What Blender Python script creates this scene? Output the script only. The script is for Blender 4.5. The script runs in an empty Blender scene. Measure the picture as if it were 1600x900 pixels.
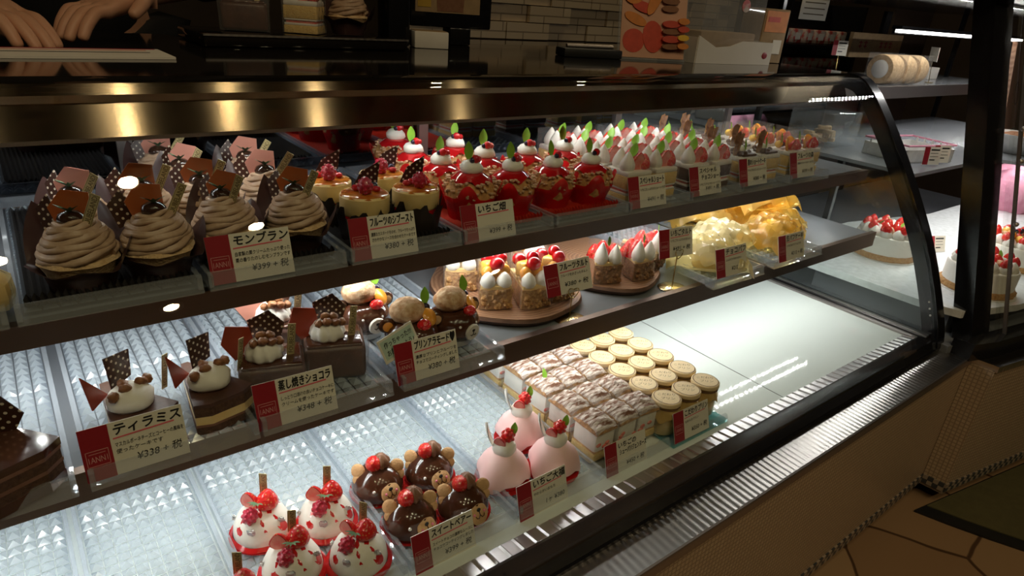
import bpy, bmesh, math, random
from mathutils import Matrix, Vector, Euler
sc = bpy.context.scene
col = sc.collection
PI = math.pi
random.seed(7)

# ------------------------------------------------------------------ camera, world, exposure
CAMZ = 1.115
cam = bpy.data.objects.new('camera', bpy.data.cameras.new('camera'))
col.objects.link(cam)
cam.data.sensor_width = 36.0
cam.data.lens = 1019.38 / 1600 * 36
cam.data.clip_start = 0.02
cam.data.clip_end = 60
_r = Vector((0.79319646, -0.60447332, 0.07383343))
_d = Vector((-0.19215072, -0.3634858, -0.91156797))
_f = Vector((0.57785592, 0.70886535, -0.40446564))
cam.matrix_world = Matrix(((_r.x, -_d.x, -_f.x, 0), (_r.y, -_d.y, -_f.y, 0), (_r.z, -_d.z, -_f.z, CAMZ), (0, 0, 0, 1)))
sc.camera = cam
world = bpy.data.worlds.new('room_dusk')
sc.world = world
world.use_nodes = True
world.node_tree.nodes['Background'].inputs[0].default_value = (1.0, 0.74, 0.5, 1)
world.node_tree.nodes['Background'].inputs[1].default_value = 0.014
vs = sc.view_settings
vs.view_transform = 'Standard'
vs.look = 'None'
vs.exposure = 0.0
vs.gamma = 1.0
vs.use_curve_mapping = False
sc.cycles.max_bounces = 10
sc.cycles.transparent_max_bounces = 24
sc.cycles.sample_clamp_indirect = 4.0
sc.cycles.caustics_reflective = False
sc.cycles.caustics_refractive = False
LED_POWER = 165.0        # emission strength of the diodes on the strips
SPOT_POWER = 330.0       # emission strength of the ceiling downlights

# ------------------------------------------------------------------ materials
MATS = {}
def new_mat(name):
    m = bpy.data.materials.new(name)
    m.use_nodes = True
    nt = m.node_tree
    nt.nodes.clear()
    out = nt.nodes.new('ShaderNodeOutputMaterial')
    MATS[name] = m
    return m, nt, out
def N(nt, t, **kw):
    n = nt.nodes.new(t)
    for k, v in kw.items():
        if k.startswith('i_'):
            n.inputs[k[2:].replace('_', ' ')].default_value = v
        else:
            setattr(n, k, v)
    return n
def rgba(c): return (c[0], c[1], c[2], 1.0)
def mat(name, c, c2=None, rough=0.5, metal=0.0, scale=60.0, bump=0.0, bscale=None, spec=0.5, coat=0.0, sss=0.0, detail=3.0, sharp=None, trans=0.0, stretch=None):
    """Principled surface: two colours mottled by noise, with an optional bump."""
    m, nt, out = new_mat(name)
    p = N(nt, 'ShaderNodeBsdfPrincipled')
    p.inputs['Roughness'].default_value = rough
    p.inputs['Metallic'].default_value = metal
    p.inputs['Specular IOR Level'].default_value = spec
    p.inputs['Coat Weight'].default_value = coat
    p.inputs['Coat Roughness'].default_value = 0.08
    p.inputs['Transmission Weight'].default_value = trans
    if sss:
        p.inputs['Subsurface Weight'].default_value = sss
        p.inputs['Subsurface Radius'].default_value = (0.01, 0.005, 0.003)
        p.inputs['Subsurface Scale'].default_value = 0.5
    tc = N(nt, 'ShaderNodeTexCoord')
    nz = N(nt, 'ShaderNodeTexNoise')
    nz.inputs['Scale'].default_value = scale
    nz.inputs['Detail'].default_value = detail
    if stretch:
        mp = N(nt, 'ShaderNodeMapping'); mp.inputs['Scale'].default_value = stretch
        nt.links.new(tc.outputs['Object'], mp.inputs['Vector']); nt.links.new(mp.outputs['Vector'], nz.inputs['Vector'])
    else:
        nt.links.new(tc.outputs['Object'], nz.inputs['Vector'])
    ramp = N(nt, 'ShaderNodeValToRGB')
    c2 = c2 or tuple(x * 0.82 for x in c)
    lo, hi = sharp or (0.3, 0.7)
    ramp.color_ramp.elements[0].position = lo
    ramp.color_ramp.elements[1].position = hi
    ramp.color_ramp.elements[0].color = rgba(c2)
    ramp.color_ramp.elements[1].color = rgba(c)
    nt.links.new(nz.outputs['Fac'], ramp.inputs['Fac'])
    nt.links.new(ramp.outputs['Color'], p.inputs['Base Color'])
    if bump:
        nb = N(nt, 'ShaderNodeTexNoise')
        nb.inputs['Scale'].default_value = bscale or scale * 2
        nb.inputs['Detail'].default_value = 4
        nt.links.new(tc.outputs['Object'], nb.inputs['Vector'])
        b = N(nt, 'ShaderNodeBump')
        b.inputs['Strength'].default_value = bump
        b.inputs['Distance'].default_value = 0.004
        nt.links.new(nb.outputs['Fac'], b.inputs['Height'])
        nt.links.new(b.outputs['Normal'], p.inputs['Normal'])
    nt.links.new(p.outputs['BSDF'], out.inputs['Surface'])
    return m
def mat_dots(name, base, dot, scale, radius, rough=0.25, axes='XZ'):
    """Printed dots on a hexagonal-like grid (white chocolate dots on dark chocolate)."""
    m, nt, out = new_mat(name)
    p = N(nt, 'ShaderNodeBsdfPrincipled', i_Roughness=rough)
    tc = N(nt, 'ShaderNodeTexCoord')
    mp = N(nt, 'ShaderNodeMapping')
    mp.inputs['Rotation'].default_value = (0, PI / 4 if axes == 'XZ' else 0, 0)
    nt.links.new(tc.outputs['Object'], mp.inputs['Vector'])
    sep = N(nt, 'ShaderNodeSeparateXYZ')
    nt.links.new(mp.outputs['Vector'], sep.inputs['Vector'])
    sq = []
    for a in axes:
        mul = N(nt, 'ShaderNodeMath', operation='MULTIPLY'); mul.inputs[1].default_value = scale
        nt.links.new(sep.outputs[a], mul.inputs[0])
        fr = N(nt, 'ShaderNodeMath', operation='FRACT'); nt.links.new(mul.outputs[0], fr.inputs[0])
        sub = N(nt, 'ShaderNodeMath', operation='SUBTRACT'); sub.inputs[1].default_value = 0.5
        nt.links.new(fr.outputs[0], sub.inputs[0])
        pw = N(nt, 'ShaderNodeMath', operation='MULTIPLY')
        nt.links.new(sub.outputs[0], pw.inputs[0]); nt.links.new(sub.outputs[0], pw.inputs[1])
        sq.append(pw)
    ad = N(nt, 'ShaderNodeMath', operation='ADD')
    nt.links.new(sq[0].outputs[0], ad.inputs[0]); nt.links.new(sq[1].outputs[0], ad.inputs[1])
    lt = N(nt, 'ShaderNodeMath', operation='LESS_THAN'); lt.inputs[1].default_value = radius * radius
    nt.links.new(ad.outputs[0], lt.inputs[0])
    mx = N(nt, 'ShaderNodeMix', data_type='RGBA')
    mx.inputs['A'].default_value = rgba(base); mx.inputs['B'].default_value = rgba(dot)
    nt.links.new(lt.outputs[0], mx.inputs['Factor'])
    nt.links.new(mx.outputs['Result'], p.inputs['Base Color'])
    nt.links.new(p.outputs['BSDF'], out.inputs['Surface'])
    return m
def mat_berry(name, c, seed_c, scale=260.0, rough=0.18):
    m, nt, out = new_mat(name)
    p = N(nt, 'ShaderNodeBsdfPrincipled', i_Roughness=rough)
    p.inputs['Coat Weight'].default_value = 0.6
    tc = N(nt, 'ShaderNodeTexCoord')
    vo = N(nt, 'ShaderNodeTexVoronoi'); vo.inputs['Scale'].default_value = scale
    nt.links.new(tc.outputs['Object'], vo.inputs['Vector'])
    ramp = N(nt, 'ShaderNodeValToRGB')
    ramp.color_ramp.elements[0].position = 0.10; ramp.color_ramp.elements[0].color = rgba(seed_c)
    ramp.color_ramp.elements[1].position = 0.28; ramp.color_ramp.elements[1].color = rgba(c)
    nt.links.new(vo.outputs['Distance'], ramp.inputs['Fac'])
    nt.links.new(ramp.outputs['Color'], p.inputs['Base Color'])
    b = N(nt, 'ShaderNodeBump', i_Strength=0.5); b.inputs['Distance'].default_value = 0.002
    nt.links.new(vo.outputs['Distance'], b.inputs['Height']); nt.links.new(b.outputs['Normal'], p.inputs['Normal'])
    nt.links.new(p.outputs['BSDF'], out.inputs['Surface'])
    return m
def mat_clear(name, tint=(1, 1, 1), refl=1.0, rough=0.02, haze=0.0, haze_c=(0.9, 0.93, 0.95), bump=0.0, bscale=60.0, ior=1.45, glow=0.0):
    """Thin clear sheet: light passes straight through, the surface mirrors by its Fresnel term; haze is what the sheet scatters."""
    m, nt, out = new_mat(name)
    tr = N(nt, 'ShaderNodeBsdfTransparent', i_Color=rgba(tint))
    gl = N(nt, 'ShaderNodeBsdfGlossy', i_Roughness=rough)
    gl.inputs['Color'].default_value = (refl, refl, refl, 1)
    fr = N(nt, 'ShaderNodeFresnel', i_IOR=ior)
    geo = N(nt, 'ShaderNodeNewGeometry')                 # the same mirror term from either side of the sheet
    io = N(nt, 'ShaderNodeMapRange'); io.inputs['To Min'].default_value = ior; io.inputs['To Max'].default_value = 1 / ior
    nt.links.new(geo.outputs['Backfacing'], io.inputs['Value']); nt.links.new(io.outputs['Result'], fr.inputs['IOR'])
    base = tr
    if haze:
        df = N(nt, 'ShaderNodeBsdfDiffuse', i_Color=rgba(haze_c))
        mh = N(nt, 'ShaderNodeMixShader'); mh.inputs[0].default_value = haze
        if glow:                                          # part of the scattered light comes out on the far side
            tl = N(nt, 'ShaderNodeBsdfTranslucent', i_Color=rgba(haze_c))
            mg = N(nt, 'ShaderNodeMixShader'); mg.inputs[0].default_value = glow
            nt.links.new(df.outputs[0], mg.inputs[1]); nt.links.new(tl.outputs[0], mg.inputs[2]); df = mg
        nt.links.new(tr.outputs[0], mh.inputs[1]); nt.links.new(df.outputs[0], mh.inputs[2])
        base = mh
    if bump:
        tc = N(nt, 'ShaderNodeTexCoord')
        nb = N(nt, 'ShaderNodeTexNoise'); nb.inputs['Scale'].default_value = bscale
        nt.links.new(tc.outputs['Object'], nb.inputs['Vector'])
        b = N(nt, 'ShaderNodeBump', i_Strength=bump); b.inputs['Distance'].default_value = 0.01
        nt.links.new(nb.outputs['Fac'], b.inputs['Height'])
        nt.links.new(b.outputs['Normal'], gl.inputs['Normal']); nt.links.new(b.outputs['Normal'], fr.inputs['Normal'])
    mx = N(nt, 'ShaderNodeMixShader')
    nt.links.new(fr.outputs[0], mx.inputs[0]); nt.links.new(base.outputs[0], mx.inputs[1]); nt.links.new(gl.outputs[0], mx.inputs[2])
    nt.links.new(mx.outputs[0], out.inputs['Surface'])
    return m
def mat_emit(name, c, s):
    m, nt, out = new_mat(name)
    e = N(nt, 'ShaderNodeEmission', i_Color=rgba(c), i_Strength=s)
    nt.links.new(e.outputs[0], out.inputs['Surface'])
    return m
def mat_steel(name, c, rough=0.3, aniso=0.0, along='X', streak=0.15, ripple=0.0, pitch=.0135):
    """Steel with a fine brushed grain; a brushed sheet (aniso) smears its highlights across the grain."""
    m, nt, out = new_mat(name)
    p = N(nt, 'ShaderNodeBsdfAnisotropic', i_Roughness=rough)
    p.inputs['Anisotropy'].default_value = -aniso
    tc = N(nt, 'ShaderNodeTexCoord'); mp = N(nt, 'ShaderNodeMapping')
    mp.inputs['Scale'].default_value = (1.5, 400, 400) if along == 'X' else (400, 400, 1.5)
    nt.links.new(tc.outputs['Object'], mp.inputs['Vector'])
    nz = N(nt, 'ShaderNodeTexNoise'); nz.inputs['Scale'].default_value = 2.0; nz.inputs['Detail'].default_value = 2
    nt.links.new(mp.outputs['Vector'], nz.inputs['Vector'])
    ramp = N(nt, 'ShaderNodeValToRGB')
    ramp.color_ramp.elements[0].color = rgba(tuple(x * (1 - streak) for x in c)); ramp.color_ramp.elements[1].color = rgba(c)
    nt.links.new(nz.outputs['Fac'], ramp.inputs['Fac'])
    nt.links.new(ramp.outputs['Color'], p.inputs['Color'])
    if ripple:                                            # shallow ripple shaped to break the diodes' reflections into stripes
        w = N(nt, 'ShaderNodeTexWave', wave_type='BANDS', bands_direction='X', wave_profile='SIN')
        w.inputs['Scale'].default_value = 1 / pitch / 3.183
        w.inputs['Distortion'].default_value = 0.6; w.inputs['Detail'].default_value = 0
        nt.links.new(tc.outputs['Object'], w.inputs['Vector'])
        bp = N(nt, 'ShaderNodeBump', i_Strength=ripple); bp.inputs['Distance'].default_value = 0.002
        nt.links.new(w.outputs['Fac'], bp.inputs['Height']); nt.links.new(bp.outputs['Normal'], p.inputs['Normal'])
    if aniso:
        tg = N(nt, 'ShaderNodeTangent', direction_type='RADIAL', axis='X')
        nt.links.new(tg.outputs[0], p.inputs['Tangent'])
    nt.links.new(p.outputs['BSDF'], out.inputs['Surface'])
    return m
def mat_brick(name, c1, c2, mortar, bw, rh, ms, vec='XZ', rough=0.4, offset=0.5, bump=0.2):
    m, nt, out = new_mat(name)
    p = N(nt, 'ShaderNodeBsdfPrincipled', i_Roughness=rough)
    tc = N(nt, 'ShaderNodeTexCoord'); sep = N(nt, 'ShaderNodeSeparateXYZ'); cmb = N(nt, 'ShaderNodeCombineXYZ')
    nt.links.new(tc.outputs['Object'], sep.inputs[0])
    nt.links.new(sep.outputs[vec[0]], cmb.inputs[0]); nt.links.new(sep.outputs[vec[1]], cmb.inputs[1])
    b = N(nt, 'ShaderNodeTexBrick', offset=offset)
    b.inputs['Scale'].default_value = 1.0
    b.inputs['Color1'].default_value = rgba(c1); b.inputs['Color2'].default_value = rgba(c2); b.inputs['Mortar'].default_value = rgba(mortar)
    b.inputs['Brick Width'].default_value = bw; b.inputs['Row Height'].default_value = rh; b.inputs['Mortar Size'].default_value = ms
    nt.links.new(cmb.outputs[0], b.inputs['Vector'])
    nt.links.new(b.outputs['Color'], p.inputs['Base Color'])
    bp = N(nt, 'ShaderNodeBump', i_Strength=bump); bp.invert = True; bp.inputs['Distance'].default_value = 0.004
    nt.links.new(b.outputs['Fac'], bp.inputs['Height']); nt.links.new(bp.outputs['Normal'], p.inputs['Normal'])
    nt.links.new(p.outputs['BSDF'], out.inputs['Surface'])
    return m
def mat_stone(name):
    """Crazy paving: irregular sandstone slabs with brown joints."""
    m, nt, out = new_mat(name)
    p = N(nt, 'ShaderNodeBsdfPrincipled', i_Roughness=0.45)
    tc = N(nt, 'ShaderNodeTexCoord')
    nz = N(nt, 'ShaderNodeTexNoise'); nz.inputs['Scale'].default_value = 3.0
    nt.links.new(tc.outputs['Object'], nz.inputs['Vector'])
    ad = N(nt, 'ShaderNodeMix', data_type='VECTOR'); ad.inputs['Factor'].default_value = 0.12
    nt.links.new(tc.outputs['Object'], ad.inputs['A']); nt.links.new(nz.outputs['Color'], ad.inputs['B'])
    vo = N(nt, 'ShaderNodeTexVoronoi', feature='DISTANCE_TO_EDGE'); vo.inputs['Scale'].default_value = 4.2
    vc = N(nt, 'ShaderNodeTexVoronoi', feature='F1'); vc.inputs['Scale'].default_value = 4.2
    nt.links.new(ad.outputs['Result'], vo.inputs['Vector']); nt.links.new(ad.outputs['Result'], vc.inputs['Vector'])
    ramp = N(nt, 'ShaderNodeValToRGB')
    ramp.color_ramp.elements[0].position = 0.010; ramp.color_ramp.elements[0].color = (0.25, 0.2, 0.18, 1)
    ramp.color_ramp.elements[1].position = 0.020; ramp.color_ramp.elements[1].color = (1, 1, 1, 1)
    nt.links.new(vo.outputs['Distance'], ramp.inputs['Fac'])
    hs = N(nt, 'ShaderNodeValToRGB')
    hs.color_ramp.elements[0].color = (0.26, 0.15, 0.075, 1); hs.color_ramp.elements[1].color = (0.36, 0.23, 0.12, 1)
    nt.links.new(vc.outputs['Color'], hs.inputs['Fac'])
    mx = N(nt, 'ShaderNodeMix', data_type='RGBA', blend_type='MULTIPLY'); mx.inputs['Factor'].default_value = 1.0
    nt.links.new(hs.outputs['Color'], mx.inputs['A']); nt.links.new(ramp.outputs['Color'], mx.inputs['B'])
    nt.links.new(mx.outputs['Result'], p.inputs['Base Color'])
    nt.links.new(p.outputs['BSDF'], out.inputs['Surface'])
    return m
def mat_wood(name, c, c2, rough=0.5, scale=30):
    m, nt, out = new_mat(name)
    p = N(nt, 'ShaderNodeBsdfPrincipled', i_Roughness=rough)
    tc = N(nt, 'ShaderNodeTexCoord')
    w = N(nt, 'ShaderNodeTexWave', wave_type='RINGS', rings_direction='Z')
    w.inputs['Scale'].default_value = scale; w.inputs['Distortion'].default_value = 4; w.inputs['Detail'].default_value = 3
    nt.links.new(tc.outputs['Object'], w.inputs['Vector'])
    ramp = N(nt, 'ShaderNodeValToRGB'); ramp.color_ramp.elements[0].color = rgba(c2); ramp.color_ramp.elements[1].color = rgba(c)
    nt.links.new(w.outputs['Fac'], ramp.inputs['Fac']); nt.links.new(ramp.outputs['Color'], p.inputs['Base Color'])
    nt.links.new(p.outputs['BSDF'], out.inputs['Surface'])
    return m

# metals, glass, setting
mat_steel('fascia_steel', (0.34, 0.255, 0.18), 0.15, 0.70)
mat_steel('ledge_steel', (0.78, 0.74, 0.70), 0.30, 0.30, ripple=.22)
mat_steel('vent_steel', (0.62, 0.60, 0.60), 0.34, 0)
mat_steel('shelf_lip', (0.20, 0.15, 0.125), 0.38)
mat_steel('stile_metal', (0.50, 0.45, 0.43), 0.42, 0, 'Z')
mat('black_frame', (0.010, 0.010, 0.012), rough=0.16, spec=0.5)
mat('black_gloss', (0.012, 0.010, 0.009), rough=0.06, spec=0.5)
mat('shelf_grey', (0.22, 0.23, 0.25), (0.19, 0.20, 0.215), rough=0.22, scale=5)
mat('deck_white', (0.80, 0.86, 0.84), (0.77, 0.83, 0.81), rough=0.05, scale=4)
mat('seam_dark', (0.10, 0.11, 0.11), rough=0.5)
mat_clear('pane_glass', (0.96, 0.98, 0.97), 1.0, 0.0)
mat_clear('tray_acrylic', (0.88, 0.91, 0.95), 1.0, 0.05, 0.22, (0.72, 0.77, 0.84), ior=1.6)
mat_clear('tray_floor', (0.90, 0.93, 0.96), 1.0, 0.08, 0.50, (0.52, 0.59, 0.66), ior=1.6)
mat_clear('clear_acrylic', (0.97, 0.98, 1.0), 1.0, 0.05, 0.14, (0.85, 0.88, 0.92))
mat_clear('wrap_film', (0.99, 0.99, 0.99), 1.0, 0.05, 0.05, (1, 1, 1), 0.5, 70)
mat_clear('yellow_film', (1.0, 0.86, 0.48), 0.9, 0.10, 0.40, (1.0, 0.72, 0.22), 0.6, 45, glow=.55)
mat_clear('pale_film', (1.0, 0.95, 0.70), 0.9, 0.10, 0.46, (1.0, 0.88, 0.55), 0.6, 45, glow=.5)
mat_clear('red_film', (1.0, 0.08, 0.07), 0.9, 0.12, 0.76, (0.95, 0.02, 0.025), 0.5, 70, glow=.55)
mat_clear('jar_glass', (0.98, 0.98, 0.96), 1.0, 0.01)
mat_clear('green_glass', (0.62, 0.86, 0.86), 1.0, 0.02, 0.2, (0.35, 0.62, 0.64))
m, nt, out = new_mat('mirror_door')
g = N(nt, 'ShaderNodeBsdfGlossy', i_Roughness=0.03); g.inputs['Color'].default_value = (0.40, 0.41, 0.43, 1)
nt.links.new(g.outputs[0], out.inputs['Surface'])
mat_emit('led_white', (1.0, 0.985, 0.95), LED_POWER)
mat_emit('led_corner_fill', (1.0, 0.985, 0.95), LED_POWER * 2.6)  # boosted diodes for the fill strips added in the corner case
mat_emit('led_bar_white', (1.0, 0.97, 0.9), 16.0)
mat_emit('downlight_warm', (1.0, 0.80, 0.48), SPOT_POWER)
mat('wall_dark', (0.055, 0.035, 0.022), (0.04, 0.025, 0.016), rough=0.6, scale=6)
mat('ceiling_dark', (0.10, 0.07, 0.045), rough=0.8)
mat_brick('mosaic_cream', (0.50, 0.38, 0.25), (0.45, 0.33, 0.215), (0.30, 0.22, 0.145), 0.010, 0.010, 0.0014, 'XZ', 0.35, 0.0)
mat_brick('mosaic_side', (0.50, 0.38, 0.25), (0.45, 0.33, 0.215), (0.30, 0.22, 0.145), 0.010, 0.010, 0.0014, 'YZ', 0.35, 0.0)
mat('checker_dark', (0.05, 0.055, 0.06), rough=0.35)
mat('checker_light', (0.36, 0.29, 0.22), rough=0.35)
mat_brick('relief_tile', (0.62, 0.50, 0.34), (0.56, 0.44, 0.30), (0.30, 0.23, 0.15), 0.24, 0.075, 0.003, 'XZ', 0.4, 0.5, 1.0)
mat_stone('paving_stone')
mat('mat_olive', (0.10, 0.085, 0.03), rough=0.9)
mat('rubber_black', (0.012, 0.012, 0.012), rough=0.5)
# food
mat('cream_white', (0.90, 0.87, 0.80), (0.86, 0.82, 0.74), rough=0.45, scale=120, bump=0.06)
mat('mont_cream', (0.52, 0.36, 0.245), (0.43, 0.28, 0.18), rough=0.42, scale=150, bump=0.08)
mat('sponge_tan', (0.78, 0.56, 0.32), (0.62, 0.40, 0.20), rough=0.9, scale=160, bump=0.5)
mat('sponge_yellow', (0.90, 0.66, 0.26), (0.80, 0.52, 0.16), rough=0.9, scale=220, bump=0.5)
mat('sponge_choc', (0.12, 0.058, 0.03), (0.07, 0.03, 0.016), rough=0.9, scale=220, bump=0.5)
mat('choc_glaze', (0.085, 0.030, 0.014), (0.06, 0.020, 0.010), rough=0.13, coat=0.6, scale=30)
mat('choc_matte', (0.10, 0.042, 0.024), (0.065, 0.027, 0.016), rough=0.42, scale=60, bump=0.15)
mat('choc_cream', (0.26, 0.13, 0.075), (0.20, 0.09, 0.05), rough=0.4, scale=90, bump=0.08)
mat('choc_orange', (0.42, 0.115, 0.035), (0.30, 0.075, 0.024), rough=0.22, scale=25)
mat('choc_red', (0.34, 0.05, 0.024), (0.26, 0.04, 0.02), rough=0.25, scale=25)
mat('choc_pink', (0.55, 0.24, 0.18), (0.48, 0.20, 0.15), rough=0.3, scale=25)
mat_dots('choc_dotted', (0.045, 0.018, 0.012), (0.62, 0.52, 0.40), 150, 0.20)
mat('nut_brown', (0.36, 0.15, 0.055), (0.20, 0.075, 0.028), rough=0.4, scale=140, bump=0.4)
mat('chestnut', (0.05, 0.022, 0.013), (0.03, 0.013, 0.008), rough=0.12, coat=0.6, scale=50)
mat_berry('strawberry', (0.72, 0.018, 0.018), (0.80, 0.42, 0.12))
mat_berry('raspberry', (0.50, 0.012, 0.045), (0.62, 0.06, 0.10), 330, 0.3)
mat('berry_flesh', (0.86, 0.30, 0.22), (0.80, 0.12, 0.09), rough=0.25, scale=90)
mat('berry_dark', (0.02, 0.012, 0.035), rough=0.2, coat=0.3)
mat('currant_red', (0.60, 0.008, 0.012), rough=0.08, coat=0.7)
mat('glaze_red', (0.55, 0.010, 0.012), (0.42, 0.006, 0.010), rough=0.07, coat=0.8, scale=60)
mat('sauce_red', (0.62, 0.02, 0.02), (0.48, 0.01, 0.01), rough=0.12, coat=0.5, scale=60)
mat('glaze_amber', (0.34, 0.06, 0.012), (0.70, 0.26, 0.03), rough=0.08, coat=0.7, scale=70)
mat('custard', (0.90, 0.70, 0.34), (0.84, 0.60, 0.24), rough=0.4, scale=60, bump=0.05)
mat('leaf_green', (0.30, 0.55, 0.06), (0.20, 0.42, 0.04), rough=0.35, scale=60)
mat('leaf_dark', (0.06, 0.16, 0.07), (0.12, 0.26, 0.14), rough=0.4, scale=120)
mat('orange_fruit', (0.92, 0.42, 0.05), (0.86, 0.32, 0.03), rough=0.15, coat=0.4, scale=90)
mat('mango', (0.95, 0.62, 0.10), (0.90, 0.52, 0.07), rough=0.2, coat=0.4, scale=70)
mat('yellow_oval', (0.92, 0.78, 0.22), rough=0.3)
mat('choux', (0.66, 0.36, 0.13), (0.42, 0.19, 0.06), rough=0.75, scale=90, bump=0.7, bscale=110)
mat('choux_dusted', (0.78, 0.56, 0.36), (0.48, 0.23, 0.09), rough=0.8, scale=120, bump=0.7, bscale=130)
mat('puff_dusted', (0.66, 0.60, 0.58), (0.45, 0.36, 0.30), rough=0.85, scale=140, bump=0.5)
mat('pastry', (0.70, 0.40, 0.15), (0.42, 0.20, 0.07), rough=0.7, scale=160, bump=0.9, bscale=200)
mat('pastry_sugared', (0.80, 0.70, 0.63), (0.20, 0.085, 0.045), rough=0.75, scale=75, bump=0.8, bscale=220, sharp=(0.40, 0.62), stretch=(.55, 3.0, 1.5))
mat('crust', (0.62, 0.36, 0.14), (0.38, 0.18, 0.06), rough=0.85, scale=200, bump=0.9, bscale=220)
mat('crust_dark', (0.40, 0.20, 0.08), (0.20, 0.085, 0.035), rough=0.85, scale=200, bump=0.9, bscale=220)
mat('mochi_pink', (0.92, 0.62, 0.61), (0.90, 0.56, 0.56), rough=0.55, scale=40, bump=0.05)
mat('cookie', (0.66, 0.40, 0.19), (0.56, 0.32, 0.14), rough=0.75, scale=200, bump=0.3)
mat('face_white', (0.85, 0.80, 0.72), rough=0.6)
mat('pink_dot', (0.90, 0.25, 0.38), rough=0.4)
mat('pearl', (0.92, 0.90, 0.86), rough=0.15, coat=0.5)
mat('silver_leaf', (0.80, 0.80, 0.80), rough=0.2, metal=1.0, scale=200, bump=0.9)
mat('pudding', (0.90, 0.68, 0.34), (0.86, 0.62, 0.28), rough=0.25, scale=30)
# papers, prints, objects
mat('gold_foil', (0.66, 0.56, 0.30), (0.60, 0.50, 0.25), rough=0.35, metal=0.25, scale=30)
mat('cup_brown', (0.060, 0.028, 0.024), (0.045, 0.020, 0.020), rough=0.30, scale=40)
mat('cup_black', (0.022, 0.015, 0.012), (0.015, 0.010, 0.008), rough=0.45, scale=60)
mat('pleat_black', (0.030, 0.028, 0.028), (0.02, 0.018, 0.018), rough=0.32, scale=80)
mat('pleat_red', (0.66, 0.05, 0.02), (0.5, 0.03, 0.015), rough=0.4, scale=80)
mat('foil_red', (0.62, 0.02, 0.02), rough=0.15, coat=0.5)
mat('card_cream', (0.80, 0.76, 0.65), (0.78, 0.73, 0.62), rough=0.55, scale=20)
mat('card_red', (0.32, 0.012, 0.022), (0.30, 0.011, 0.020), rough=0.45, scale=20)
mat('card_green', (0.55, 0.70, 0.60), rough=0.55, scale=20)
mat('ink_black', (0.010, 0.009, 0.009), rough=0.5)
mat('ink_pink', (0.85, 0.16, 0.20), rough=0.5)
mat('ink_logo', (0.70, 0.36, 0.34), rough=0.5)
mat('ink_gold', (0.13, 0.09, 0.03), rough=0.5)
mat('cap_paper', (0.86, 0.66, 0.38), (0.83, 0.61, 0.33), rough=0.55, scale=40)
mat('cap_skirt', (0.80, 0.56, 0.22), (0.70, 0.46, 0.15), rough=0.28, metal=0.35, scale=60, bump=0.3)
mat('string_brown', (0.16, 0.08, 0.04), rough=0.8)
mat('gold_board', (0.85, 0.58, 0.12), (0.78, 0.50, 0.09), rough=0.3, metal=0.5, scale=20)
mat_wood('plate_wood', (0.40, 0.22, 0.13), (0.24, 0.115, 0.06), 0.42, 45)
mat('bark_chocolate', (0.46, 0.27, 0.17), (0.24, 0.11, 0.065), rough=0.6, scale=90, bump=0.6)
mat('bark_wood', (0.16, 0.075, 0.045), (0.10, 0.045, 0.028), rough=0.5, scale=40, bump=0.4)
mat('stand_gold', (0.80, 0.62, 0.28), rough=0.25, metal=1.0)
mat('paper_white', (0.78, 0.74, 0.68), (0.74, 0.70, 0.63), rough=0.6, scale=20)
mat('paper_pink', (0.75, 0.42, 0.34), rough=0.6)
mat('kraft', (0.40, 0.27, 0.14), rough=0.75)
mat('poster_base', (0.74, 0.46, 0.32), (0.66, 0.34, 0.22), rough=0.4, scale=8)
mat('macaron_red', (0.70, 0.09, 0.05), rough=0.5)
mat('macaron_orange', (0.80, 0.28, 0.06), rough=0.5)
mat('macaron_brown', (0.30, 0.13, 0.06), rough=0.5)
mat('skin', (0.62, 0.34, 0.22), (0.56, 0.29, 0.18), rough=0.5, scale=30, sss=0.1)
mat('cloth_black', (0.012, 0.011, 0.012), (0.008, 0.008, 0.009), rough=0.85, scale=200, bump=0.2)
mat('hair_black', (0.010, 0.008, 0.007), rough=0.4)
mat('tulle_pink', (0.80, 0.36, 0.48), (0.70, 0.26, 0.38), rough=0.7, scale=40, bump=0.5)
mat('white_plastic', (0.75, 0.74, 0.72), rough=0.35)
mat('board_white', (0.88, 0.91, 0.92), rough=0.10)
mat('candy_red', (0.55, 0.08, 0.07), (0.6, 0.5, 0.45), rough=0.4, scale=35, sharp=(0.45, 0.55))

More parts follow.
